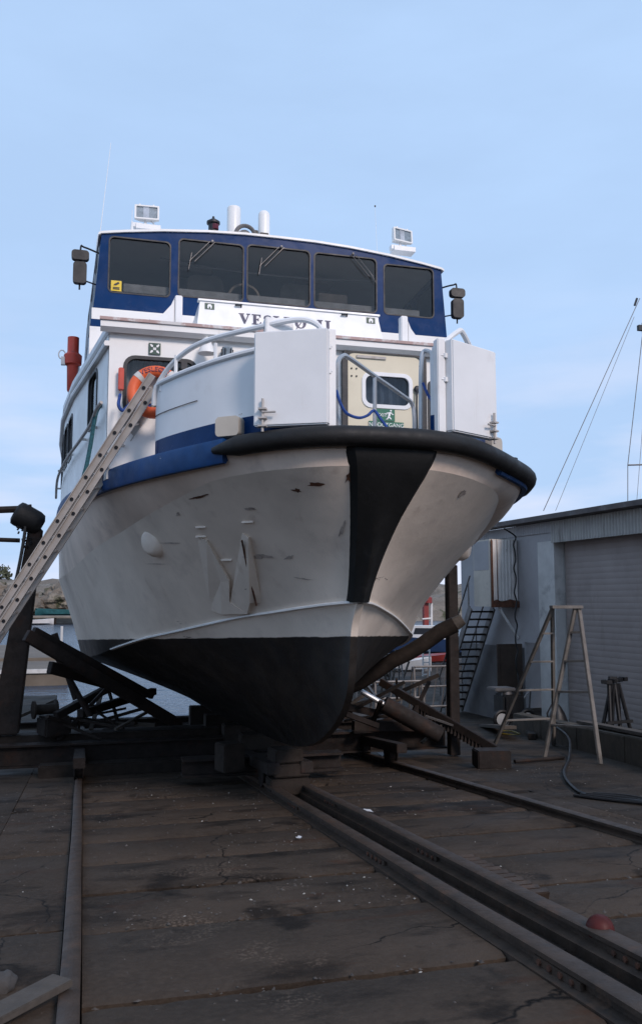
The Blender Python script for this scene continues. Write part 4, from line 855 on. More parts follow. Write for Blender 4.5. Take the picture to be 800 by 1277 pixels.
LET = {
 'V': ([[(0, 1), (0, .94), (.08, .92), (.42, 0), (.52, 0), (.82, .92), (.92, .94), (.92, 1), (.62, 1), (.62, .94), (.73, .92), (.54, .32), (.33, .92), (.44, .94), (.44, 1)]], .95),
 'E': ([[(0, 0), (.76, 0), (.76, .28), (.69, .28), (.61, .08), (.36, .08), (.36, .46), (.46, .46), (.52, .36), (.56, .36), (.56, .66), (.52, .66), (.46, .55), (.36, .55), (.36, .92), (.58, .92), (.66, .74), (.72, .74), (.72, 1), (0, 1), (0, .94), (.12, .92), (.12, .08), (0, .06)]], .82),
 'L': ([[(0, 0), (.72, 0), (.72, .3), (.65, .3), (.57, .08), (.36, .08), (.36, .92), (.48, .94), (.48, 1), (0, 1), (0, .94), (.12, .92), (.12, .08), (0, .06)]], .78),
 'I': ([[(0, 0), (.48, 0), (.48, .06), (.36, .08), (.36, .92), (.48, .94), (.48, 1), (0, 1), (0, .94), (.12, .92), (.12, .08), (0, .06)]], .56)}
def letter(ch_, u0, v0, h, parent):
    mb = B(); fn = lambda u, v, w: board(u0 + u * h * 1.18, v0 + v * h, -0.008 + w)
    if ch_ in LET:
        for p in LET[ch_][0]: mb.panel(p, [], fn, 0.006)
        adv = LET[ch_][1]
    elif ch_ == 'Ø':
        n = 28; out_ = [(.46 + .46 * math.cos(2 * math.pi * i / n), .5 + .52 * math.sin(2 * math.pi * i / n)) for i in range(n)]; inn = [(.46 + .22 * math.cos(2 * math.pi * i / n), .5 + .44 * math.sin(2 * math.pi * i / n)) for i in range(n)]
        mb.panel(out_, [inn], fn, 0.006); mb.panel([(.06, -.10), (.14, -.10), (.86, 1.10), (.78, 1.10)], [], lambda u, v, w: fn(u, v, w - 0.003), 0.006); adv = 1.0
    else:   # S as a swept stroke, thick on the diagonal
        cl_ = spline([(.64, .74, 0), (.58, .90, 0), (.36, .965, 0), (.15, .86, 0), (.14, .70, 0), (.34, .55, 0), (.56, .42, 0), (.60, .22, 0), (.42, .06, 0), (.20, .06, 0), (.06, .18, 0), (.04, .30, 0)], 5)
        n = len(cl_); vs, fs = [], []
        for i, p in enumerate(cl_):
            d = (cl_[min(i + 1, n - 1)] - cl_[max(i - 1, 0)]).normalized(); w = 0.035 + 0.085 * math.exp(-((i / (n - 1) - 0.5) / 0.2) ** 2)
            for s_ in (-1, 1): vs.append(fn(p.x - d.y * w * s_, p.y + d.x * w * s_, 0))
        mb.add(vs, [(2 * i, 2 * i + 1, 2 * i + 3, 2 * i + 2) for i in range(n - 1)]); adv = .72
    mb.build('letter', 'navy_letter', parent, smooth=False); return u0 + (adv + 0.10) * h * 1.18
u = -0.70
for ch_ in 'VESLEØ': u = letter(ch_, u, 3.505, 0.135, nbo)
u += 0.12
for ch_ in 'II': u = letter(ch_, u, 3.505, 0.135, nbo)
for x in (-1.07, 1.06):
    s_ = B(); s_.panel([(x - 0.06, 3.655), (x + 0.06, 3.655), (x + 0.06, 3.735), (x - 0.06, 3.735)], [], lambda u, v, w: board(u, v, w - 0.006), 0.004); o = s_.build('deck_sign', 'dark_green_sign', nbo, smooth=False)
    s_ = B(); s_.panel([(x - 0.025, 3.665), (x - 0.01, 3.665), (x - 0.01, 3.69), (x + 0.01, 3.69), (x + 0.01, 3.665), (x + 0.025, 3.665), (x + 0.03, 3.70), (x + 0.015, 3.722), (x - 0.015, 3.722), (x - 0.03, 3.70)], [], lambda u, v, w: board(u, v, w - 0.010), 0.003); s_.build('deck_sign_mark', 'sign_white', nbo, smooth=False)
for x in (-0.72, 0.68):
    s_ = B(); s_.tube([board(x - 0.03, 3.735, -0.025), board(x + 0.05, 3.74, -0.03)], 0.012, 6); s_.tube([board(x + 0.05, 3.72, 0), board(x + 0.05, 3.75, -0.04)], 0.01, 6); s_.build('board_toggle', 'dark_trim', nbo)
# horn-shaped fairlead brackets on the roof, either side of the board
for sgn, x in ((-1, -1.47), (1, 1.47)):
    b_ = B(); b_.bb((x - 0.045 if sgn < 0 else x - 0.045, 10.40, 3.04), (x + 0.045, 10.52, 3.74)); b_.panel([(x - 0.05, 3.05), (x - 0.36, 3.42), (x - 0.22, 3.46), (x - 0.09, 3.62), (x - 0.05, 3.72)] if sgn < 0 else [(x + 0.05, 3.05), (x + 0.05, 3.70), (x + 0.10, 3.58), (x + 0.24, 3.40), (x + 0.30, 3.05)], [], lambda u, v, w: (u, 10.42 + w, v), 0.08)
    b_.build('roof_bracket', 'gate_white', boat, bevel=0.01)

# ================================================================== THINGS ON THE BOAT
def lifebuoy():
    c = Vector((-1.825, 9.200, 2.219)); root = thing('lifebuoy', 'orange lifebuoy with grey bands hung at the corner of the white deckhouse', 'lifebuoy', (2.48 + c.x, c.y, c.z))
    Rr, r = 0.235, 0.062; ax = Vector((-0.25, -1, 0.12)).normalized(); q = ax.to_track_quat('Z', 'Y').to_matrix()
    def arc(a0, a1, rr, n=12): return [c + q @ Vector((Rr * math.cos(R(a0 + (a1 - a0) * i / n)), Rr * math.sin(R(a0 + (a1 - a0) * i / n)), 0)) for i in range(n + 1)]
    b_ = B(); b_.tube(arc(0, 360, r, 40)[:-1], r, 12, close=True); b_.build('ring', 'orange', root, ang=80)
    for a in (45, 135, 225, 315):
        g = B(); g.tube(arc(a - 7, a + 7, r, 4), r + 0.004, 12, cap=False); g.build('band', 'reflective', root, ang=80)
    # lettering round the top of the ring
    xa = q @ Vector((1, 0, 0)); ya = q @ Vector((0, 1, 0))
    if ya.z < 0: xa, ya = -xa, -ya
    def ringtext(x, y):
        a = math.pi / 2 - x / Rr; rr = Rr + y; z = math.sqrt(max(0, (r + 0.004) ** 2 - y * y)); return c + xa * (rr * math.cos(a)) + ya * (rr * math.sin(a)) + ax * z
    sgnx = 1 if xa.x > 0 else -1
    text_mesh('VESLEØ II', 0.078, lambda x, y: ringtext(x * sgnx, y), 'navy_letter', 'lettering', root, BT)
    return root
lifebuoy()
ca = thing('lifebuoy_light', 'faded red canister strapped to the wheelhouse side, at far left', 'canister', (2.48 - 2.74, 13.4, 3.2))
mb = B(); mb.lathe((-2.76, 13.4, 3.14), [(0.0, 0), (0.06, 0.01), (0.075, 0.04), (0.085, 0.40), (0.09, 0.42)], 14); mb.build('float_body', 'red_plastic', ca)
mb = B(); mb.lathe((-2.76, 13.4, 3.56), [(0.09, 0), (0.13, 0.02), (0.135, 0.16), (0.09, 0.20), (0.085, 0.22), (0.085, 0.44), (0, 0.45)], 14); mb.build('lamp_head', 'red_plastic', ca)
mb = B(); mb.tube([(-2.92 + 0.05 * math.cos(a * 0.6), 13.38, 3.72 + 0.07 * math.sin(a * 0.6)) for a in range(10)], 0.01, 5); mb.box((-2.90, 13.38, 3.62), (0.06, 0.08, 0.12)); mb.box((-2.68, 13.42, 3.5), (0.05, 0.06, 0.5)); mb.build('clip', 'metal_grey', ca)
rp = B(); rp.tube(spline([(-0.365, 7.300, 1.878), (-0.335, 7.250, 1.737), (-0.276, 7.250, 1.660), (-0.171, 7.250, 1.630), (-0.072, 7.300, 1.668), (0.023, 7.400, 1.739), (0.050, 7.300, 1.645), (0.083, 7.200, 1.539)], 6), 0.014, 6)
tag(rp.build('rope', 'blue_rope'), 'blue rope slung between the left gate post and the grey stair rail', 'rope')
rp = B(); rp.tube(spline([(0.526, 7.450, 2.040), (0.532, 7.350, 1.910), (0.546, 7.250, 1.812), (0.565, 7.150, 1.739)], 6), 0.014, 6)
tag(rp.build('rope', 'blue_rope'), 'short blue rope tied between the right stair rail and the right gate post', 'rope')
rp = B(); rp.tube(spline([(-2.351, 9.950, 2.233), (-2.411, 9.850, 2.125), (-2.442, 9.800, 1.949), (-2.470, 9.800, 1.722), (-2.514, 9.800, 1.451), (-2.561, 9.800, 1.271)], 8), 0.024, 8)
tag(rp.build('rope', 'teal_rope'), 'teal and white mooring rope hanging down the white side wall behind the ladder', 'rope')
rp = B()
for k_ in range(4):
    rp.tube(spline([(-2.180, 9.300, 2.194), (-2.197, 9.200, 2.058), (-2.154, 9.200, 2.000), (-2.095, 9.250, 2.066), (-2.053, 9.300, 2.150)] if k_ == 0 else [(-2.14 + 0.05 * k_, 9.30, 2.16 - 0.02 * k_), (-2.10 + 0.06 * k_, 9.24, 2.04), (-2.03 + 0.05 * k_, 9.24, 2.02 + 0.02 * k_), (-1.98 + 0.04 * k_, 9.3, 2.14)], 5), 0.018, 6)
tag(rp.build('rope', 'blue_rope'), 'tangle of blue and teal rope on the rail beside the lifebuoy', 'rope')

# ================================================================== LADDER AGAINST THE BOAT
def build_ladder():
    top = Vector((0.628, 8.950, 2.184)); p2 = Vector((-0.812, 9.900, -0.171)); d = (p2 - top).normalized()
    t = (gz(9.9) - top.z) / d.z; foot = top + d * t; ln = (foot - top).length
    yv = (Vector((0.10, 1, 0)) - d * Vector((0.10, 1, 0)).dot(d)).normalized(); nv = d.cross(yv).normalized()
    if nv.z < 0: nv = -nv
    root = thing('extension_ladder', 'long double aluminium extension ladder leaning against the bow rail at left', 'ladder', tuple(foot))
    wdt = 0.40
    for sec, (a0, a1, off) in enumerate(((0.0, ln, 0.0), (-0.12, ln * 0.78, 0.095))):
        for k in (0, 1):
            o = top + yv * (wdt * k) + nv * off; mb = MB()
            mb.bar(o + d * a0, o + d * a1, 0.028, 0.072, up=nv)
            for e in (-1, 1): mb.bar(o + d * a0 + nv * 0.033 * e - yv * 0.012, o + d * a1 + nv * 0.033 * e - yv * 0.012, 0.045, 0.010, up=nv)
            mb.build('stile', 'alu', root)
        n = int((a1 - a0) / 0.28)
        for i in range(n):
            c = top + d * (a0 + 0.16 + 0.28 * i) + nv * off
            r_ = MB(); r_.tube([c + yv * 0.012, c + yv * (wdt - 0.012)], 0.015, 8); ro = r_.build('rung', 'alu', root)
            r_ = MB(); r_.tube([c - yv * 0.022, c - yv * 0.0145], 0.020, 8); r_.build('rung_end', 'dark_trim', ro)
    for k in (0, 1):
        mb = MB(); mb.bar(foot + yv * wdt * k - d * 0.1, foot + yv * wdt * k + d * 0.02, 0.06, 0.09, up=nv); mb.build('rubber_foot', 'black_plastic', root)
build_ladder()

# ================================================================== SLIP CRADLE UNDER THE BOAT
cr_ = thing('slip_cradle', 'dark rusty slipway cradle of beams, arms and posts carrying the boat', 'cradle', (2.48, 14.2, gz(14.2)))
def part(name, m, fn, bevel=0.0, parent=cr_, **k):
    mb = MB(); fn(mb); return mb.build(name, m, parent, bevel=bevel, **k)
for y, z0, z1, x0, x1 in ((14.2, -2.50, -2.16, -2.3, 6.05), (11.9, -2.32, -2.08, 1.3, 3.5), (17.2, -2.75, -2.40, -1.6, 6.2), (20.2, -2.95, -2.6, -1.4, 6.2)):
    part('crossbeam', 'rusty_steel', lambda mb: (mb.bb((x0, y - 0.14, z0), (x1, y + 0.14, z0 + 0.03)), mb.bb((x0, y - 0.14, z1 - 0.03), (x1, y + 0.14, z1)), mb.bb((x0, y - 0.02, z0 + 0.03), (x1, y + 0.02, z1 - 0.03))))
part('crossbeam', 'dark_timber', lambda mb: mb.bb((-2.6, 14.5, -2.36), (2.2, 14.85, -2.08)), 0.02)
part('crossbeam', 'dark_timber', lambda mb: mb.bb((-0.6, 13.6, -2.62), (1.7, 13.9, -2.40)), 0.02)
for x in (-0.02, 2.27, 2.69, 4.60):
    y0 = 10.6 if 1 < x < 3 else 12.4
    part('runner', 'rusty_steel', lambda mb: mb.bar((x, y0, gz(y0) + 0.30), (x, 22.0, gz(22.0) + 0.30), 0.16, 0.14), 0.01)
    for y in (y0 + 0.5, 14.2, 17.2, 20.2):
        part('wheel', 'rusty_steel', lambda mb: mb.lathe((x - 0.07, y, gz(y) + 0.19), [(0.06, 0), (0.16, 0.005), (0.16, 0.02), (0.12, 0.03), (0.12, 0.11), (0.16, 0.12), (0.16, 0.135), (0.06, 0.14)], 14, axis=(1, 0, 0)))
for i, (dx, w, h, z) in enumerate(((0, 0.50, 0.20, -2.28), (0.02, 0.46, 0.16, -2.09), (-0.02, 0.36, 0.17, -1.92))):
    part('keel_block', 'dark_timber', lambda mb: mb.box((2.48 + dx, 10.75 + 0.03 * i, z + 0.02), (w, 0.34, h - 0.008), rz=0.06 * i), 0.015)
for y in (12.6, 14.2, 16.4, 18.8): part('keel_block', 'dark_timber', lambda mb: mb.bb((2.2, y - 0.17, gz(y) + 0.38), (2.76, y + 0.17, -1.86 - (y - 12) * 0.052)), 0.015)
part('keel_block', 'dark_timber', lambda mb: mb.box((1.86, 11.4, -2.0), (0.3, 0.3, 0.36), rz=0.3), 0.015)
# bilge arms rising outboard, right-hand log with a bared end
a, b = Vector((3.781, 13.400, -1.538)), Vector((5.527, 12.500, -0.346))
part('bilge_arm', 'dark_timber', lambda mb: mb.tube([a.lerp(b, i / 8) + Vector((0, 0, 0.02 * math.sin(i * 2))) for i in range(9)], 0.11, 12, r2=0.125))
part('arm_end', 'grey_timber', lambda mb: mb.tube([b + (b - a).normalized() * 0.002, b + (b - a).normalized() * 0.14], 0.108, 12, r2=0.085))
for (p, q, w, h) in (((-0.754, 12.400, -0.451), (1.341, 13.700, -1.827), 0.10, 0.165), ((-0.679, 12.700, -0.397), (1.038, 13.800, -1.453), 0.10, 0.10), ((-0.469, 13.200, -0.941), (0.828, 14.400, -1.433), 0.10, 0.17), ((-0.390, 14.300, -1.771), (0.605, 15.200, -1.346), 0.11, 0.12), ((-0.134, 14.600, -1.629), (0.599, 15.000, -1.394), 0.08, 0.08), ((-0.031, 14.200, -1.734), (1.230, 16.000, -1.601), 0.12, 0.12)):
    part('bilge_arm', 'rusty_steel', lambda mb: mb.bar(p, q, w, h), 0.008)
# side posts
def tapered(p0, p1, w0, w1, d0, d1):
    p0, p1 = Vector(p0), Vector(p1)
    def f(mb):
        vs = [p + Vector((i * w / 2, j * d / 2, 0)) for p, w, d in ((p0, w0, d0), (p1, w1, d1)) for j in (-1, 1) for i in (-1, 1)]
        mb.add(vs, [(0, 2, 3, 1), (4, 5, 7, 6), (0, 1, 5, 4), (2, 6, 7, 3), (0, 4, 6, 2), (1, 3, 7, 5)])
    return f
part('side_post', 'rusty_steel', tapered((-1.157, 14.600, -2.053), (-0.796, 14.600, 1.155), 0.42, 0.22, 0.34, 0.26), 0.02)
hd0, hd1 = Vector((-0.791, 14.550, 1.086)), Vector((-0.772, 14.550, 1.643))
part('post_head', 'rubber', lambda mb: mb.lathe(Vector((-1.12, 14.5, 1.42)), [(0.13, 0.0), (0.19, 0.03), (0.20, 0.08), (0.195, 0.36), (0.17, 0.44), (0.09, 0.48)], 12, axis=(0.80, 0.05, -0.42)), ang=60)
part('arm_pipe', 'rusty_steel', lambda mb: mb.tube([(-2.037, 14.400, 1.387), (-1.080, 14.500, 1.461), (-0.863, 14.500, 1.493)], 0.055, 8))
part('arm_pipe', 'rusty_steel', lambda mb: mb.tube([(-2.020, 14.400, 0.975), (-1.034, 14.600, 0.970)], 0.035, 8))
part('side_post', 'rusty_steel', lambda mb: mb.bb((5.96, 13.72, gz(13.8) + 0.02), (6.13, 13.9, 0.62)), 0.01)
for (p, q, r) in (((-0.554, 13.900, -0.545), (0.113, 14.000, -1.739), 0.045), ((-0.446, 14.100, -0.493), (-0.096, 14.100, -1.501), 0.05)):
    part('brace_pipe', 'rusty_steel', lambda mb: mb.tube([p, q], r, 8))
part('winch_box', 'rusty_steel', lambda mb: mb.box((-0.42, 14.45, -1.93), (0.42, 0.4, 0.3), rz=0.4), 0.03)
part('winch_drum', 'dark_timber', lambda mb: mb.lathe((-0.75, 14.4, -1.68), [(0.05, 0), (0.14, 0.01), (0.14, 0.04), (0.08, 0.05), (0.08, 0.34), (0.14, 0.35), (0.14, 0.38), (0.05, 0.39)], 14, axis=(1, 0.3, 0)))
part('ram', 'rusty_steel', lambda mb: mb.tube([(4.733, 13.600, -1.664), (5.625, 13.400, -2.169)], 0.14, 12)); part('ram_rod', 'metal_grey', lambda mb: mb.tube([(4.383, 13.700, -1.459), (4.747, 13.600, -1.671)], 0.045, 10))
for p, q, w in (((3.958, 13.200, -1.744), (4.621, 13.600, -2.006), 0.08), ((4.129, 14.000, -1.717), (5.707, 14.600, -2.112), 0.12), ((4.336, 14.000, -2.050), (5.909, 14.000, -2.107), 0.16)): part('brace', 'rusty_steel', lambda mb: mb.bar(p, q, w, w))
for i in range(16):    # loose thin struts and offcuts lodged in the cradle, left then right
    c = Vector((random.uniform(-0.9, 0.9), random.uniform(14.0, 15.6), random.uniform(-2.1, -1.72))); d = Vector((random.uniform(-1, 1), random.uniform(-.4, .4), random.uniform(-.45, .45))).normalized() * random.uniform(0.25, 0.6)
    part('strut', ('rusty_steel', 'dark_timber', 'grey_timber')[i % 3], lambda mb: mb.bar(c - d, c + d, random.uniform(.03, .08), random.uniform(.03, .07)))
for i in range(22):
    c = Vector((random.uniform(4.3, 5.9), random.uniform(13.6, 15.2), random.uniform(-2.2, -1.5))); d = Vector((random.uniform(-1, 1), random.uniform(-.4, .4), random.uniform(-.6, .6))).normalized() * random.uniform(0.2, 0.6)
    part('strut', ('rusty_steel', 'dark_timber', 'grey_timber', 'scaffold')[i % 4], lambda mb: mb.bar(c - d, c + d, random.uniform(.03, .07), random.uniform(.03, .07)))
def wire(name, pts, r, m, label, cat, n=5, sp=6, group=None):
    mb = MB(); mb.tube(spline(pts, sp), r, n); return tag(mb.build(name, m), label, cat, group)
wire('rope', [(-0.938, 14.400, 1.391), (-0.952, 14.400, 1.072), (-0.989, 14.400, 0.754), (-1.038, 14.400, 0.438), (-1.089, 14.400, 0.187)], 0.028, 'cable', 'dark frayed rope hanging from the padded arm at far left', 'rope')
mb = MB()
for i in range(26):
    x, y = random.uniform(24, 40), random.uniform(642, 680); c = Vector((-0.943, 14.420, 1.137)) + Vector(((x - 32) * 0.0135, 0, -(y - 660) * 0.0135)); mb.tube([c, c + Vector((random.uniform(-.06, .06), 0, random.uniform(-.1, .02)))], 0.014, 4)
tag(mb.build('frayed_rope', 'cable'), 'tangle of frayed rope ends below the padded arm', 'rope')['kind'] = 'stuff'
# toothed beam lying from the cradle to the ground at right
tb = thing('toothed_beam', 'dark toothed rack beam sloping from the cradle down to the ground', 'beam', (6.512, 12.848, -2.511))
p, q = Vector((5.094, 14.800, -1.417)), Vector((6.540, 12.900, -2.446))
part('web', 'rusty_steel', lambda mb: mb.bar(p, q, 0.08, 0.13), 0.008, tb)
for i in range(26):
    c = p.lerp(q, 0.30 + 0.70 * i / 26); part('tooth', 'rusty_steel', lambda mb: mb.box(c + Vector((0, 0, -0.11)), (0.07, 0.07, 0.11), ry=0.2), 0, tb)
# rack teeth beside the middle rail
rk = thing('ratchet_rack', 'short row of rusty ratchet teeth beside the middle rail', 'rack', (2.86, 5.7, gz(5.7)))
for i in range(11):
    y = 5.2 + i * 0.11; part('tooth', 'rail_steel', lambda mb: mb.box((2.84, y, gz(y) + 0.035), (0.14, 0.05, 0.08), rx=0.3), 0.006, rk)

# ================================================================== SHED ON THE RIGHT
SO = Vector((11.40, 22.70, 0)); SD = Vector((0.075, -0.997, 0)); SN = Vector((-0.997, -0.075, 0))   # origin, direction towards the camera, outward
shed = thing('workshop_shed', 'grey-blue corrugated workshop shed with a big roller door, at right', 'shed', (11.6, 20.0, gz(20)))
def sw(u, v, w): p = SO + SD * u - SN * w; return (p.x, p.y, v)     # u along wall towards camera, v height, w into the wall
def sp(name, m, poly, holes=(), th=0.12, w0=0.0, parent=shed, **k):
    mb = MB(); mb.panel(poly, holes, lambda u, v, w: sw(u, v, w + w0), th); return mb.build(name, m, parent, smooth=False, **k)
sp('wall', 'shed_blue', [(-2.2, -3.6), (1.28, -3.6), (1.28, -1.10), (2.0, -1.10), (2.0, 2.05), (-2.2, 2.05)])
sp('lower_wall', 'shed_grey', [(-2.22, -3.6), (1.26, -3.6), (1.26, -1.25), (-2.22, -1.25)], th=0.02, w0=-0.025)
sp('pillar', 'pillar_white', [(2.0, -3.6), (2.74, -3.6), (2.74, 1.56), (2.0, 1.56)], th=0.4)
sp('lintel', 'shed_blue', [(2.0, 1.56), (15.5, 1.56), (15.5, 2.05), (2.0, 2.05)])
sp('doorway_back', 'interior', [(1.28, -3.6), (2.0, -3.6), (2.0, -1.10), (1.28, -1.10)], th=0.05, w0=0.6)
rd = MB(); nsl = 34
def slatprof(mb, u0, u1, v0, v1, w0):
    mb.panel([(u0, v0), (u1, v0), (u1, v1), (u0, v1)], [], lambda u, v, w: sw(u, v, w0 + w), 0.02)
door_r = sp('roller_door', 'joint', [(2.74, -3.6), (9.6, -3.6), (9.6, 1.56), (2.74, 1.56)], th=0.04, w0=0.33)
for i in range(nsl):
    v0 = -3.35 + i * (4.90 / nsl); mb = MB()
    h = 4.90 / nsl; vs = []; prof = [(0.0005, 0.3022), (0.006, 0.3008), (h * 0.5, 0.300), (h - 0.006, 0.3008), (h - 0.0002, 0.3022)]
    for u in (2.78, 9.58): vs += [sw(u, v0 + v, w) for v, w in prof] + [sw(u, v0 + h - 0.001, 0.327), sw(u, v0 + 0.002, 0.327)]
    fs = [(k, (k + 1) % 7, 7 + (k + 1) % 7, 7 + k) for k in range(7)] + [tuple(range(7)), tuple(range(13, 6, -1))]
    mb.add(vs, fs).build('slat', 'roller', door_r, ang=40)
sp('wall', 'shed_blue', [(9.6, -3.6), (15.5, -3.6), (15.5, 1.56), (9.6, 1.56)], th=0.3)
# corrugated fascia
def corr(u0, u1, v0, v1, w0, pitch, amp, name, m, parent=shed, fn=sw):
    mb = MB(); n = int((u1 - u0) / pitch * 4); vs, fs = [], []
    for i in range(n + 1):
        u = u0 + (u1 - u0) * i / n; w = w0 - amp * (1 if i % 4 in (1, 2) else 0); vs += [fn(u, v0, w), fn(u, v1, w)]
    fs = [(2 * i, 2 * i + 1, 2 * i + 3, 2 * i + 2) for i in range(n)]; return mb.add(vs, fs).build(name, m, parent, smooth=False)
corr(2.72, 15.5, 1.50, 2.06, -0.06, 0.11, 0.03, 'corrugated_fascia', 'corrugated')
corr(-2.2, 2.70, 1.78, 2.06, -0.03, 0.11, 0.012, 'corrugated_fascia', 'shed_blue')
mb = MB(); vs = [sw(u, v, w) for u in (-2.5, 15.6) for w, v in ((-0.28, 2.07), (-0.28, 2.22), (0.4, 2.34), (6.0, 3.2), (6.0, 3.1), (0.0, 2.07))]
mb.add(vs, [(k, (k + 1) % 6, 6 + (k + 1) % 6, 6 + k) for k in range(6)] + [tuple(range(6)), tuple(range(11, 5, -1))]).build('roof', 'roof_edge', shed, smooth=False)
mb = MB(); mb.panel([(0, -3.6), (6.0, -3.6), (6.0, 3.1), (0, 2.06)], [], lambda u, v, w: tuple(SO + SD * (-2.2 + w) - SN * (u + 0.12)) [:2] + (v,), 0.1); mb.build('gable_wall', 'shed_blue', shed, smooth=False)
sp('gutter', 'roof_edge', [(-2.5, 2.08), (15.6, 2.08), (15.6, 2.19), (-2.5, 2.19)], th=0.09, w0=-0.38)
# open brown door leaf
def dl(u, v, w): p = SO + SD * (1.24 - w) + SN * u; return (p.x, p.y, v)
mb = MB(); mb.panel([(0.05, -3.18), (0.83, -3.18), (0.83, -1.14), (0.05, -1.14)], [], dl, 0.05); bd = mb.build('brown_door', 'brown_door', shed, bevel=0.006)
mb = MB(); mb.panel([(0.14, -2.2), (0.74, -2.2), (0.74, -1.24), (0.14, -1.24)], [], lambda u, v, w: dl(u, v, w - 0.012 - 0.05 * 0), 0.01); mb.build('door_panel', 'brown_door', bd)
mb = MB(); mb.panel([(0.14, -3.05), (0.74, -3.05), (0.74, -2.35), (0.14, -2.35)], [], lambda u, v, w: dl(u, v, w - 0.012), 0.01); mb.build('door_panel', 'brown_door', bd)
# raised porch box with rust, on the wall
def bxw(u, v, w): p = SO + SD * (1.04 - w) + SN * u; return (p.x, p.y, v)     # near end: u out from wall, w away from camera
porch = MB(); porch.panel([(0.0, -0.14), (0.86, -0.14), (0.86, 1.70), (0.0, 1.70)], [], lambda u, v, w: bxw(u, v, w + 0.03), 0.9); po_ = porch.build('porch_box', 'box_cream', shed, smooth=False)
corr(0.02, 0.84, 0.02, 1.68, 0.0, 0.10, 0.022, 'corrugated_sheet', 'box_white', po_, fn=bxw)
for u0, u1 in ((0.80, 0.87), (0.66, 0.69)):
    mb = MB(); mb.panel([(u0, -0.14), (u1, -0.10), (u1 - 0.01, 1.70), (u0 + 0.01, 1.66)], [], lambda u, v, w: bxw(u, v, w - 0.035), 0.01); mb.build('rust_edge', 'rust', po_, smooth=False)
mb = MB(); mb.panel([(0.0, -0.16), (0.87, -0.16), (0.87, 0.0), (0.7, 0.05), (0.55, -0.01), (0.3, 0.06), (0.0, 0.0)], [], lambda u, v, w: bxw(u, v, w - 0.042), 0.01); mb.build('rust_edge', 'rust', po_, smooth=False)
def lf(u, v, w): p = SO + SD * (1.0 - u) + SN * (0.865 - w); return (p.x, p.y, v)
mb = MB(); mb.panel([(0.06, 0.86), (0.86, 0.86), (0.86, 1.66), (0.06, 1.66)], [], lf, 0.01); mb.build('porch_window', 'shed_blue', po_, smooth=False)
mb = MB(); mb.bar(sw(1.0, -1.0, -0.03), bxw(0.6, -0.18, 0.05), 0.05, 0.06); mb.build('porch_strut', 'pillar_white', po_)
# outside stair behind the porch, descending away
st_ = thing('outside_stair', 'steel open-tread staircase climbing to the rusty porch on the shed', 'staircase', (11.0, 23.2, gz(23.2)))
def stp(k, o): p = SO + SD * (0.1 - 2.0 * k) + SN * o; return Vector((p.x, p.y, -0.18 - 3.05 * k))
for o in (0.25, 0.98):
    part('stringer', 'scaffold', lambda mb: mb.bar(stp(0, o), stp(1, o), 0.05, 0.2), 0, st_)
    part('handrail', 'scaffold', lambda mb: mb.tube([stp(0, o) + Vector((0, 0, 0.9)), stp(1, o) + Vector((0, 0, 0.9))], 0.025, 6), 0, st_)
    for k in (0.05, 0.5, 0.95): part('post', 'scaffold', lambda mb: mb.tube([stp(k, o), stp(k, o) + Vector((0, 0, 0.9))], 0.02, 6), 0, st_)
for i in range(14):
    c = (stp((i + 0.5) / 14, 0.25) + stp((i + 0.5) / 14, 0.98)) / 2; part('tread', 'rusty_steel', lambda mb: mb.box(c, (0.70, 0.2, 0.05), rz=0.075), 0, st_)
# hanging cable, then along the ground
wire('cable', [sw(1.0, 2.0, -0.40)] + [tuple(Vector(sw(1.08 + 0.03 * k, 2.0 - 0.22 * k, -0.12 - 0.02 * k)) + Vector((0.035 * math.sin(k * 2.2), 0, 0))) for k in range(1, 19)] + [(10.9, 20.6, -2.5), (9.9, 18.2, -2.75), (8.9, 15.6, -2.42), (8.2, 13.8, -2.36), (7.5, 12.6, gz(12.6) + 0.02), (6.4, 10.9, gz(10.9) + 0.02), (5.75, 9.6, gz(9.6) + 0.02), (5.55, 8.9, gz(8.9) + 0.02), (5.75, 8.3, gz(8.3) + 0.03), (6.1, 7.6, gz(7.6) + 0.03)], 0.022, 'cable', 'black cable hanging down the shed wall and trailing across the yard', 'cable')
mb = MB()
for k in range(4):
    mb.tube(spline([(5.40 + 0.05 * k, 9.0 - 0.05 * k, gz(9) + 0.02 + 0.015 * k), (5.6 + 0.06 * k, 8.5, gz(8.5) + 0.02 + 0.012 * k), (5.85 + 0.05 * k, 8.0 - 0.04 * k, gz(8) + 0.03), (6.1 + 0.05 * k, 7.6, gz(7.6) + 0.03 + 0.02 * k), (6.35, 7.7 + 0.1 * k, gz(7.7) + 0.04), (6.2, 8.05 + 0.05 * k, gz(8) + 0.04 + 0.02 * k), (5.9, 8.4, gz(8.4) + 0.05)], 6), 0.017, 6)
tag(mb.build('cable_coil', 'cable'), 'loose coil of black hose on the ground at the right edge', 'cable coil')

# low concrete wall
p0, p1 = Vector((9.42, 18.2, 0)), Vector((6.90, 7.4, 0)); dv = (p1 - p0).normalized(); nv = Vector((-dv.y, dv.x, 0))
lw = thing('low_concrete_wall', 'low brown concrete wall along the yard in front of the shed', 'wall', (8.2, 12.8, gz(12.8)))
ln_ = (p1 - p0).length; N = 5
for i in range(N):
    a, b = p0 + dv * (ln_ * i / N + 0.012), p0 + dv * (ln_ * (i + 1) / N - 0.004); vs = []
    for p_ in (a, b):
        for o, h in ((0, -0.2), (0, 0.40), (0.22, 0.42), (0.22, -0.2)): q_ = p_ + (nv if nv.x > 0 else -nv) * o; vs.append((q_.x, q_.y, gz(q_.y) + h + random.uniform(-.008, .008)))
    part('wall_block', 'wall_concrete', lambda mb: mb.add(vs, [(0, 1, 5, 4), (1, 2, 6, 5), (2, 3, 7, 6), (3, 0, 4, 7), (0, 3, 2, 1), (4, 5, 6, 7)]), 0.015, lw)
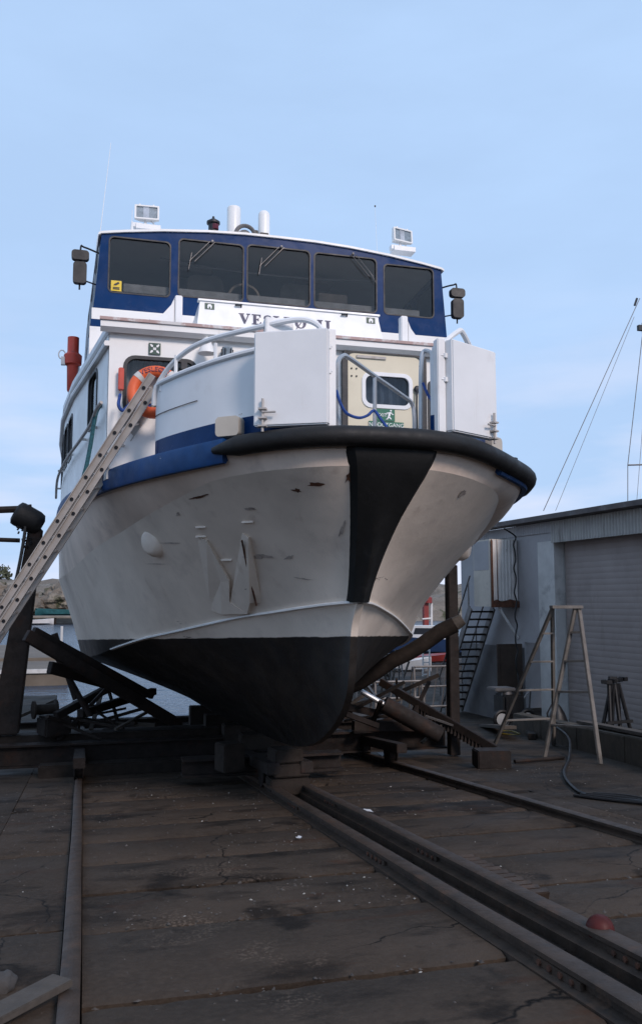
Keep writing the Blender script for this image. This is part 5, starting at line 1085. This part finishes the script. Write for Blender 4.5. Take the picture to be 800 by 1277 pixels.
pk = MB(); a, b = p0 + dv * 4.2, p0 + dv * 7.6; pk.bar((a.x + 0.2, a.y, gz(a.y) + 0.455), (b.x + 0.16, b.y, gz(b.y) + 0.455), 0.20, 0.05)
tag(pk.build('plank', 'grey_timber', bevel=0.005), 'grey plank lying along the top of the low concrete wall', 'plank')
pk = MB(); pk.bar((9.6, 20.0, gz(20) + 0.03), (8.3, 16.2, gz(16.2) + 0.25), 0.3, 0.07); tag(pk.build('plank', 'grey_timber', bevel=0.005), 'weathered plank leaning by the far end of the low wall', 'plank')
pk = MB(); pk.bar((9.9, 18.4, gz(18.4) + 0.06), (8.7, 16.0, gz(16) + 0.06), 0.16, 0.12); tag(pk.build('timber', 'dark_timber', bevel=0.01), 'dark squared timber on the ground in front of the brown door', 'timber')

# stepladder
sl_ = thing('stepladder', 'tall grey wooden stepladder standing open beside the low wall', 'stepladder', (7.357, 12.833, -2.510))
T1, T2 = Vector((7.282, 12.600, -0.090)), Vector((7.687, 12.500, -0.090))
F = [Vector((7.162, 12.794, -2.507)), Vector((7.497, 11.728, -2.423)), Vector((7.173, 14.645, -2.653)), Vector((8.429, 14.690, -2.656))]
for t_, f_ in ((T2 + Vector((-0.06, 0, 0)), F[0]), (T2, F[1]), (T1, F[2]), (T1 + Vector((0.02, 0.06, 0)), F[3])):
    part('leg', 'step_wood', lambda mb: mb.bar(t_, f_, 0.075, 0.04, up=(0.3, -1, 0)), 0.004, sl_)
part('top_step', 'step_wood', lambda mb: mb.bar(T1 + Vector((-0.04, 0, 0)), T2 + Vector((0.05, 0, 0)), 0.16, 0.05), 0.004, sl_)
for k in (0.17, 0.36, 0.56, 0.78):
    a, b = (T2 + Vector((-0.06, 0, 0))).lerp(F[0], k), T2.lerp(F[1], k); part('step', 'step_wood', lambda mb: mb.bar(a, b, 0.07, 0.035), 0.003, sl_)
    a, b = T1.lerp(F[2], k), T1.lerp(F[3], k); part('rear_step', 'step_wood', lambda mb: mb.bar(a, b, 0.05, 0.03), 0.003, sl_)
# cluster of dark props by the roller door
js = thing('prop_stand', 'bundle of dark steel hull props leaning together by the roller door', 'prop stand', (9.9, 14.2, gz(14.2)))
cx, cy = 9.22, 13.9; bz = gz(13.9)
for i, (dx, dy, ex, ey) in enumerate(((-0.30, 0.1, -0.06, 0), (-0.18, -0.12, -0.1, 0.02), (-0.05, 0.08, -0.02, 0), (0.05, -0.12, 0.02, 0.02), (0.16, 0.1, 0.06, 0), (0.34, -0.05, 0.1, 0.02), (0.0, 0.25, 0, 0.05))):
    part('prop', 'black_plastic', lambda mb: mb.tube([(cx + dx, cy + dy, bz), (cx + ex, cy + ey, bz + 1.12)], 0.035, 8), 0, js)
    part('prop_head', 'black_plastic', lambda mb: mb.box((cx + ex * 2.0, cy + ey, bz + 1.15 + 0.01 * i), (0.14, 0.10, 0.07), rz=i), 0.008, js)
part('tie_bar', 'black_plastic', lambda mb: mb.bar((cx - 0.26, cy - 0.12, bz + 0.45), (cx + 0.26, cy - 0.12, bz + 0.47), 0.05, 0.05), 0, js)
bg_ = MB(); vs, fs = [], []
bg_.lathe((9.45, 16.3, gz(16.3) + 0.0), [(0.22, 0.0), (0.25, 0.1), (0.22, 0.3), (0.16, 0.48), (0.09, 0.6), (0.05, 0.66), (0, 0.68)], 14); bg_.tube([(9.25, 16.3, gz(16.3)), (9.22, 16.3, gz(16.3) + 0.5), (9.32, 16.3, gz(16.3) + 0.66), (9.40, 16.3, gz(16.3) + 0.55)], 0.02, 6)
tag(bg_.build('rubbish_sack', 'black_plastic'), 'black sack standing behind the low wall under the stepladder', 'sack')
# block on the ground with a rod
wb = thing('ballast_block', 'dark square ballast block with a bar lying beside it', 'block', (5.797, 11.746, -2.424))
part('block', 'rusty_steel', lambda mb: mb.box(Vector((5.886, 11.926, -2.439)) + Vector((0, 0.15, 0.12)), (0.50, 0.34, 0.26), rz=-0.15), 0.015, wb)
part('bar', 'rusty_steel', lambda mb: mb.tube([Vector((6.370, 12.279, -2.466)) + Vector((0, 0, 0.04)), Vector((7.367, 12.555, -2.488)) + Vector((0, 0, 0.03))], 0.03, 8), 0, wb)
# pressure washer cart
wc = thing('washer_cart', 'black wheeled pressure washer parked below the staircase', 'pressure washer', (10.0, 20.0, gz(20)))
z0 = gz(19.6); x0, y0 = 9.9, 19.6
part('body', 'black_plastic', lambda mb: mb.box((x0 + 0.15, y0, z0 + 0.55), (0.55, 0.6, 0.5)), 0.05, wc); part('tank', 'scaffold', lambda mb: mb.box((x0 - 0.05, y0, z0 + 0.92), (0.55, 0.5, 0.08)), 0.02, wc); part('engine', 'scaffold', lambda mb: mb.lathe((x0 + 0.05, y0 - 0.1, z0 + 0.72), [(0.12, 0), (0.14, 0.05), (0.10, 0.2), (0, 0.22)], 12), 0, wc)
for dx in (-0.22, 0.45):
    part('wheel', 'black_plastic', lambda mb: mb.tube([(x0 + dx + 0.19 * math.cos(a_ * 0.3927), y0 - 0.35, z0 + 0.24 + 0.19 * math.sin(a_ * 0.3927)) for a_ in range(16)], 0.05, 8, close=True), 0, wc); part('rim', 'pillar_white', lambda mb: mb.lathe((x0 + dx, y0 - 0.33, z0 + 0.24), [(0.15, 0), (0.15, 0.03), (0.05, 0.05), (0, 0.05)], 14, axis=(0, -1, 0)), 0, wc)
part('handle', 'scaffold', lambda mb: mb.tube([(x0 + 0.4, y0, z0 + 0.5), (x0 + 0.75, y0, z0 + 0.9), (x0 + 0.8, y0 + 0.2, z0 + 0.3)], 0.025, 6), 0, wc)
mb = MB(); mb.tube([(9.0 + 0.16 * math.cos(a_ * 0.4) * (1 + 0.1 * (a_ % 5)), 17.6 + 0.3 * math.sin(a_ * 0.4), gz(17.6) + 0.03) for a_ in range(40)], 0.015, 5); tag(mb.build('hose', 'hose_yellow'), 'small coil of yellow hose on the ground by the staircase', 'hose')
# trestles in the yard behind the cradle
def trestle(x, y, w, h, label, rz=0.0):
    z = gz(min(y, 23.2)); t = thing('trestle', label, 'trestle', (x, y, z), 'grey trestles in the yard')
    for dx in (-w / 2, w / 2):
        for dy in (-0.3, 0.3): part('leg', 'scaffold', lambda mb: mb.tube([(x + dx * 1.1, y + dy, z), (x + dx, y + dy * 0.2, z + h)], 0.03, 6), 0, t)
    for k in (0.3, 0.65, 1.0): part('rail', 'scaffold', lambda mb: mb.tube([(x - w / 2, y - 0.1, z + h * k), (x + w / 2, y - 0.1, z + h * k)], 0.03, 6), 0, t)
    for dx in (-0.25, 0, 0.25): part('brace', 'scaffold', lambda mb: mb.tube([(x + dx * w, y - 0.1, z + h * 0.3), (x + dx * w + 0.15, y - 0.1, z + h)], 0.02, 6), 0, t)
trestle(7.5, 20.5, 1.2, 1.15, 'grey tubular trestle right of the keel, partly behind the ram'); trestle(9.0, 22.0, 1.0, 1.5, 'tall grey tubular trestle just left of the staircase'); trestle(9.9, 29.0, 1.6, 1.5, 'farther grey tubular trestle behind the log')
sh = MB()
for i in range(26):
    x, y = 10.4 + random.uniform(-1.0, 1.0), 31 + random.uniform(-.5, .5); sh.bar((x, y, -3.3), (x + random.uniform(-.6, .6), y, -3.3 + random.uniform(0.8, 1.5)), 0.09, 0.05)
o = tag(sh.build('scrap_heap', 'grey_timber'), 'heap of weathered boards behind the cradle', 'scrap'); o['kind'] = 'stuff'
# boats and yard things seen far behind on the right
def small_boat(x, y, z, ln, bm, hgt, rz, mh, label, group='small boats far behind', cabin=None):
    t = thing('small_boat', label, 'boat', (x, y, z), group); m3 = Matrix.Rotation(rz, 3, 'Z'); c = Vector((x, y, z)); n = 9; vs, fs = [], []
    for i in range(n):
        k = i / (n - 1); w = bm / 2 * (1 - max(0, (k - 0.45) / 0.55) ** 2.2); sh_ = hgt * (1 + 0.35 * k * k)
        for o, zz in ((-w, sh_), (-w * 0.8, hgt * 0.3), (0, 0), (w * 0.8, hgt * 0.3), (w, sh_), (w * 0.85, sh_), (0, sh_ * 0.75), (-w * 0.85, sh_)): vs.append(c + m3 @ Vector((k * ln - ln / 2, o, zz)))
    for i in range(n - 1):
        for a in range(8): fs.append((i * 8 + a, i * 8 + (a + 1) % 8, i * 8 + 8 + (a + 1) % 8, i * 8 + 8 + a))
    fs += [tuple(range(8)), tuple((n - 1) * 8 + a for a in range(7, -1, -1))]
    MB().add(vs, fs).build('hull', mh, t, ang=40)
    if cabin:
        def cb(u, v, w): return c + m3 @ Vector((u, w, v))
        mb = MB(); mb.panel([(-ln * 0.2, hgt * 0.9), (ln * 0.18, hgt * 0.9), (ln * 0.1, hgt * 0.9 + cabin), (-ln * 0.2, hgt * 0.9 + cabin)], [], lambda u, v, w: cb(u, v, w - bm * 0.3), bm * 0.6); mb.build('cabin', 'house_white', t)
        mb = MB(); mb.panel([(-ln * 0.15, hgt * 0.9 + cabin * 0.45), (ln * 0.08, hgt * 0.9 + cabin * 0.45), (ln * 0.06, hgt * 0.9 + cabin * 0.85), (-ln * 0.15, hgt * 0.9 + cabin * 0.85)], [], lambda u, v, w: cb(u, v, w - bm * 0.31), bm * 0.62); mb.build('cabin_window', 'dark_trim', t)
    return t
small_boat(17.6, 44.0, -2.9, 5.5, 2.0, 0.9, 2.6, 'boat_blue', 'white-cabined boat with blue hull beyond the log, right of the keel', cabin=0.8)
small_boat(14.3, 35.0, -2.62, 2.6, 1.0, 0.32, 0.15, 'boat_red', 'bright red dinghy raised on trestles beside the tall post')
small_boat(12.7, 34.0, -2.9, 2.6, 1.1, 0.45, 0.1, 'house_white', 'pale grey dinghy under the log, left of the red dinghy')
lp_ = thing('leaning_ladder', 'small white ladder standing upright behind the log', 'ladder', (12.091, 30.000, -2.713))
for x in (526.5, 535.5): part('stile', 'house_white', lambda mb: mb.bar(Vector((12.091, 30.000, -2.713)) + Vector(((x - 531) * 0.0285, 0, 0)), Vector((12.103, 30.000, -1.756)) + Vector(((x - 531) * 0.0285, 0, 0)), 0.05, 0.04), 0, lp_)
for k in range(5): part('rung', 'house_white', lambda mb: mb.bar(Vector((12.091, 30.000, -2.655)).lerp(Vector((12.103, 30.000, -1.785)), k / 4) + Vector((-0.13, 0, 0)), Vector((12.091, 30.000, -2.655)).lerp(Vector((12.103, 30.000, -1.785)), k / 4) + Vector((0.13, 0, 0)), 0.03, 0.04), 0, lp_)
ch_ = thing('marker_mast', 'red and white marker mast beyond the yard, above the blue-hulled boat', 'mast', (18.6, 46, -3.3))
part('mast', 'boat_red', lambda mb: mb.bb(Vector((18.468, 46.000, -2.244)), Vector((18.739, 46.000, -0.090)) + Vector((0, 0.3, 0))), 0, ch_); part('white_post', 'house_white', lambda mb: mb.tube([(18.873, 46.000, -2.696), (18.909, 46.000, -0.090)], 0.07, 6), 0, ch_)
part('crossbar', 'house_white', lambda mb: mb.tube([(18.339, 46.000, -0.989), (18.922, 46.000, -0.947)], 0.05, 6), 0, ch_); part('lamp', 'boat_red', lambda mb: mb.lathe((18.690, 46.000, -0.090), [(0.25, 0), (0.25, 0.3), (0.1, 0.4), (0, 0.42)], 10), 0, ch_)

# mast with stays behind the shed
ms = thing('boat_mast', 'thin mast with wire stays rising behind the shed roof at the right edge', 'mast', (30.5, 40, -3.3))
mx_ = Vector((29.062, 40.000, 2.126)).x
part('mast', 'scaffold', lambda mb: mb.tube([(mx_, 40, -3.3), (mx_, 40, 15.2)], 0.07, 8, r2=0.05), 0, ms)
part('mast_head', 'dark_trim', lambda mb: mb.box((mx_ - 0.1, 40, 14.9), (0.4, 0.2, 0.3)), 0, ms)
part('spreader', 'scaffold', lambda mb: mb.tube([(27.807, 40.000, 7.261), (mx_, 40, Vector((28.700, 40.000, 7.342)).z)], 0.045, 6), 0, ms)
for p, q, r in (((28.952, 40.000, 16.582), (22.714, 40.000, 4.661), 0.022), ((28.552, 40.000, 15.503), (23.410, 40.000, 4.680), 0.013), ((29.009, 40.000, 14.413), (27.807, 40.000, 7.261), 0.022), ((27.807, 40.000, 7.261), (27.699, 40.000, 4.669), 0.022), ((29.003, 40.000, 10.834), (28.190, 40.000, 4.682), 0.013)):
    part('stay', 'scaffold', lambda mb: mb.tube([p, q], r, 5), 0, ms)
part('turnbuckle', 'dark_trim', lambda mb: mb.tube([(28.774, 40.000, 16.565), (28.604, 40.000, 16.141)], 0.06, 6), 0, ms)

# ================================================================== LEFT: JETTIES, FAR PIER
def pier(name, x0, x1, y0, y1, ztop, zb, m, label, planks=0):
    t = thing(name, label, 'pier', ((x0 + x1) / 2, y0, zb))
    part('deck', m, lambda mb: mb.bb((x0, y0, ztop - 0.25), (x1, y1, ztop)), 0, t)
    n = max(2, int((x1 - x0) / 4))
    for i in range(n + 1):
        x = x0 + 0.3 + (x1 - x0 - 0.6) * i / n; part('pile', 'dark_timber', lambda mb: mb.tube([(x, y0 + 0.4, WATER - 1), (x, y0 + 0.4, ztop - 0.25)], 0.18, 8), 0, t)
    return t
pier('far_pier', -45, 12, 141, 146, -2.25, WATER, 'pier_wood', 'long pale timber pier across the water below the rocks')
jt = thing('jetty', 'brown concrete jetty with a pale edge on the water at left', 'jetty', (-6, 40, WATER))
part('block', 'jetty_conc', lambda mb: mb.bb((-14, 39, -4.5), (-0.62, 46, -2.95)), 0.05, jt); part('edge', 'pillar_white', lambda mb: mb.bb((-14, 38.9, -3.02), (-0.55, 39.0, -2.85)), 0, jt); part('upper_deck', 'jetty_conc', lambda mb: mb.bb((-14, 46.0, -4.0), (-1.1, 60, -2.8)), 0, jt)
part('mooring_post', 'pillar_white', lambda mb: mb.tube([(-1.15, 48, -2.8), (-1.15, 48, -1.3)], 0.07, 8), 0, jt)
small_boat(-12.2, 139.0, -3.5, 6.5, 2.4, 1.0, 0.1, 'boat_blue', 'blue boat moored at the far pier', 'boats at the far pier')
small_boat(-3.0, 147.5, -2.3, 9.5, 2.6, 0.9, 3.1, 'tarp_teal', 'long boat under a teal cover beyond the far pier', 'boats at the far pier')
small_boat(-6.5, 139.2, -3.5, 4.0, 1.6, 0.7, 0.2, 'house_white', 'small white boat moored at the far pier beside the blue one', 'boats at the far pier')
hh = thing('red_shed', 'tiny red waterside shed on the far shore at the left edge', 'shed', (-25.5, 148, -2.5))
part('wall', 'boat_red', lambda mb: mb.bb((-28.5, 147, -3.0), (-24.2, 151, 0.6)), 0, hh); part('roof', 'house_white', lambda mb: mb.prism([(-28.9, 0.5), (-23.9, 0.5), (-26.4, 1.7)], lambda u, v, w: (u, 146.8 + w, v), 4.6), 0, hh)
# boulders on the far shore
def boulder(x, y, z, r, label):
    bm = bmesh.new(); bmesh.ops.create_icosphere(bm, subdivisions=4, radius=1)
    sx, sy, sz = r * random.uniform(0.9, 1.4), r * random.uniform(0.8, 1.2), r * random.uniform(0.6, 0.9); off = random.uniform(0, 99)
    vs = [(x + v.co.x * sx * k, y + v.co.y * sy * k, z + v.co.z * sz * k) for v in bm.verts for k in [1 + 0.35 * noise.noise(v.co * 1.3 + Vector((off, 0, 0))) + 0.20 * noise.noise(v.co * 3.5 + Vector((off, 0, 0))) + 0.10 * noise.noise(v.co * 9 + Vector((off, 0, 0)))]]
    fs = [tuple(v.index for v in f.verts) for f in bm.faces]; bm.free()
    return tag(MB().add(vs, fs).build('boulder', 'rock_grey', ang=18), label, 'boulder', 'boulders on the far shore')
boulder(-10.5, 152, -0.2, 3.4, 'pale rounded boulder above the blue boat across the water'); boulder(-16, 156, 1.0, 3.6, 'boulder on the far shore left of the pale one, behind the ladder'); boulder(-3.5, 154, 0.3, 3.2, 'boulder on the far shore above the teal boat cover')
# bushes on the left skyline
def bush(x, y, z, r, h, label):
    t = thing('bush', label, 'bush', (x, y, z), 'bushes on the far skyline'); mb = MB()
    for i in range(520):
        a, b = random.uniform(0, 2 * math.pi), math.acos(random.uniform(-0.3, 1)); k = random.uniform(0.45, 1.0) * (1 + 0.35 * noise.noise((math.cos(a) * 2 + x, math.sin(a) * 2, b * 2)))
        c = Vector((x + r * k * math.cos(a) * math.sin(b), y + r * k * math.sin(a) * math.sin(b), z + 0.25 * h + h * 0.8 * k * math.cos(b))); s_ = random.uniform(0.15, 0.42)
        u = Vector((random.gauss(0, 1), random.gauss(0, 1), random.gauss(0, 1))).normalized(); v = u.orthogonal().normalized()
        mb.add([c - u * s_, c + v * s_ * 0.6, c + u * s_, c - v * s_ * 0.6], [(0, 1, 2, 3)])
    mb.build('crown', 'leaf', t, smooth=False, recalc=False)
    part('trunk', 'bark', lambda m_: [m_.tube([(x, y, z - 0.5), (x + 0.3 * j, y, z + h * 0.5)], 0.12, 6, r2=0.05) for j in (-1, 0, 1)], 0, t)
for i, (x, y, r, h) in enumerate(((-24.5, 172, 3.0, 4.2), (-20.0, 176, 2.6, 3.4), (-29.5, 174, 3.2, 4.6), (-16.0, 180, 2.2, 2.6))):
    bush(x, y, shore(x, y) - 0.2, r, h, ['rounded dark bush on the far skyline between the ropes at left', 'low dark bush on the far skyline nearest the leaning post', 'largest dark bush on the far skyline at the left edge', 'smallest dark bush on the far skyline behind the ladder'][i])

# ================================================================== SMALL THINGS ON THE GROUND
c = Vector((2.661, 4.272, -1.836)); bl = thing('fishing_float', 'faded red ball float lying beside the middle rail', 'float', tuple(c))
part('ball', 'red_ball', lambda mb: mb.lathe(c + Vector((0.06, 0.04, 0.005)), [(0.075 * math.sin(math.pi * i / 14), 0.075 - 0.075 * math.cos(math.pi * i / 14)) for i in range(15)], 20), 0, bl, ang=80); part('eye', 'rusty_steel', lambda mb: mb.tube([c + Vector((0.03 + 0.014 * math.cos(a), -0.035, 0.03 + 0.014 * math.sin(a))) for a in [i * 0.7 for i in range(9)]], 0.004, 5), 0, bl)
c = Vector((-0.346, 4.631, -1.864)); st_o = MB(); bm = bmesh.new(); bmesh.ops.create_icosphere(bm, subdivisions=3, radius=1)
st_o.add([c + Vector((v.co.x * 0.075, v.co.y * 0.08, 0.03 + v.co.z * 0.06)) * 1.0 + v.co * 0.02 * noise.noise(v.co * 2) for v in bm.verts], [tuple(v.index for v in f.verts) for f in bm.faces]); bm.free()
tag(st_o.build('stone', 'stone', ang=50), 'dark rounded stone at the lower left edge', 'stone')
pk = MB(); a, b = Vector((-0.053, 4.425, -1.848)), Vector((-0.421, 4.047, -1.818)); pk.bar(a + Vector((0, 0, 0.085)), b + Vector((0, 0, 0.05)), 0.13, 0.035)
tag(pk.build('plank', 'grey_timber', bevel=0.004), 'grey board lying across the left rail in the near corner', 'plank')
def scrap(px, s_, label, cat='paper', m='paper'):
    c = Vector(px); mb = MB(); vs = []
    for j in range(4):
        for i in range(4): vs.append(c + Vector(((i - 1.5) * s_ / 3 + random.uniform(-.006, .006), (j - 1.5) * s_ / 3, 0.018 + random.uniform(0, 0.02))))
    mb.add(vs, [(j * 4 + i, j * 4 + i + 1, j * 4 + i + 5, j * 4 + i + 4) for j in range(3) for i in range(3)]); return tag(mb.build('scrap', m, smooth=True), label, cat)
scrap((2.891, 8.866, -2.198), 0.11, 'crumpled white paper scrap beside the middle rail'); scrap((1.879, 7.712, -2.107), 0.05, 'tiny pale litter fleck left of the middle rails'); scrap((5.075, 14.433, -2.636), 0.26, 'pale flattened plastic under the right side of the cradle', 'plastic')
def scatter(n, rx, ry, smin, smax, name, m, clump=0.5):
    mb = MB(); k = 0
    while k < n:
        x, y = random.uniform(*rx), ry[0] + (ry[1] - ry[0]) * random.random() ** 1.4
        if noise.noise((x * 0.9, y * 0.9, 4.2)) < random.uniform(-0.6, clump): continue
        if abs(x + 0.02) < 0.1 or abs(x - 2.27) < 0.12 or abs(x - 2.69) < 0.12 or abs(x - 4.6) < 0.1: continue
        s_ = random.uniform(smin, smax) * (0.5 + random.random()); z = gz(y) + (-0.085 if 2.17 < x < 2.79 else 0.0); c = Vector((x, y, z)); a = random.uniform(0, 3.1)
        d1 = Vector((math.cos(a), math.sin(a), 0)) * s_; d2 = Vector((-math.sin(a), math.cos(a), 0)) * s_ * random.uniform(0.4, 0.9); h = Vector((0, 0, s_ * random.uniform(0.25, 0.7)))
        mb.add([c - d1, c + d2, c + d1, c - d2, c + h + d1 * 0.2], [(0, 1, 4), (1, 2, 4), (2, 3, 4), (3, 0, 4)]); k += 1
    o = mb.build(name, m, smooth=False); o['kind'] = 'stuff'; o['label'] = {'chips': 'pale paint flakes and chips scattered over the slipway', 'chips_dark': 'dark gravel and dirt crumbs scattered over the slipway'}[m]; o['category'] = 'debris'
scatter(500, (-2.5, 6.5), (2.6, 12), 0.004, 0.012, 'paint_flakes', 'chips'); scatter(5000, (-3, 7), (2.6, 13), 0.005, 0.017, 'grit', 'chips_dark', 0.3)
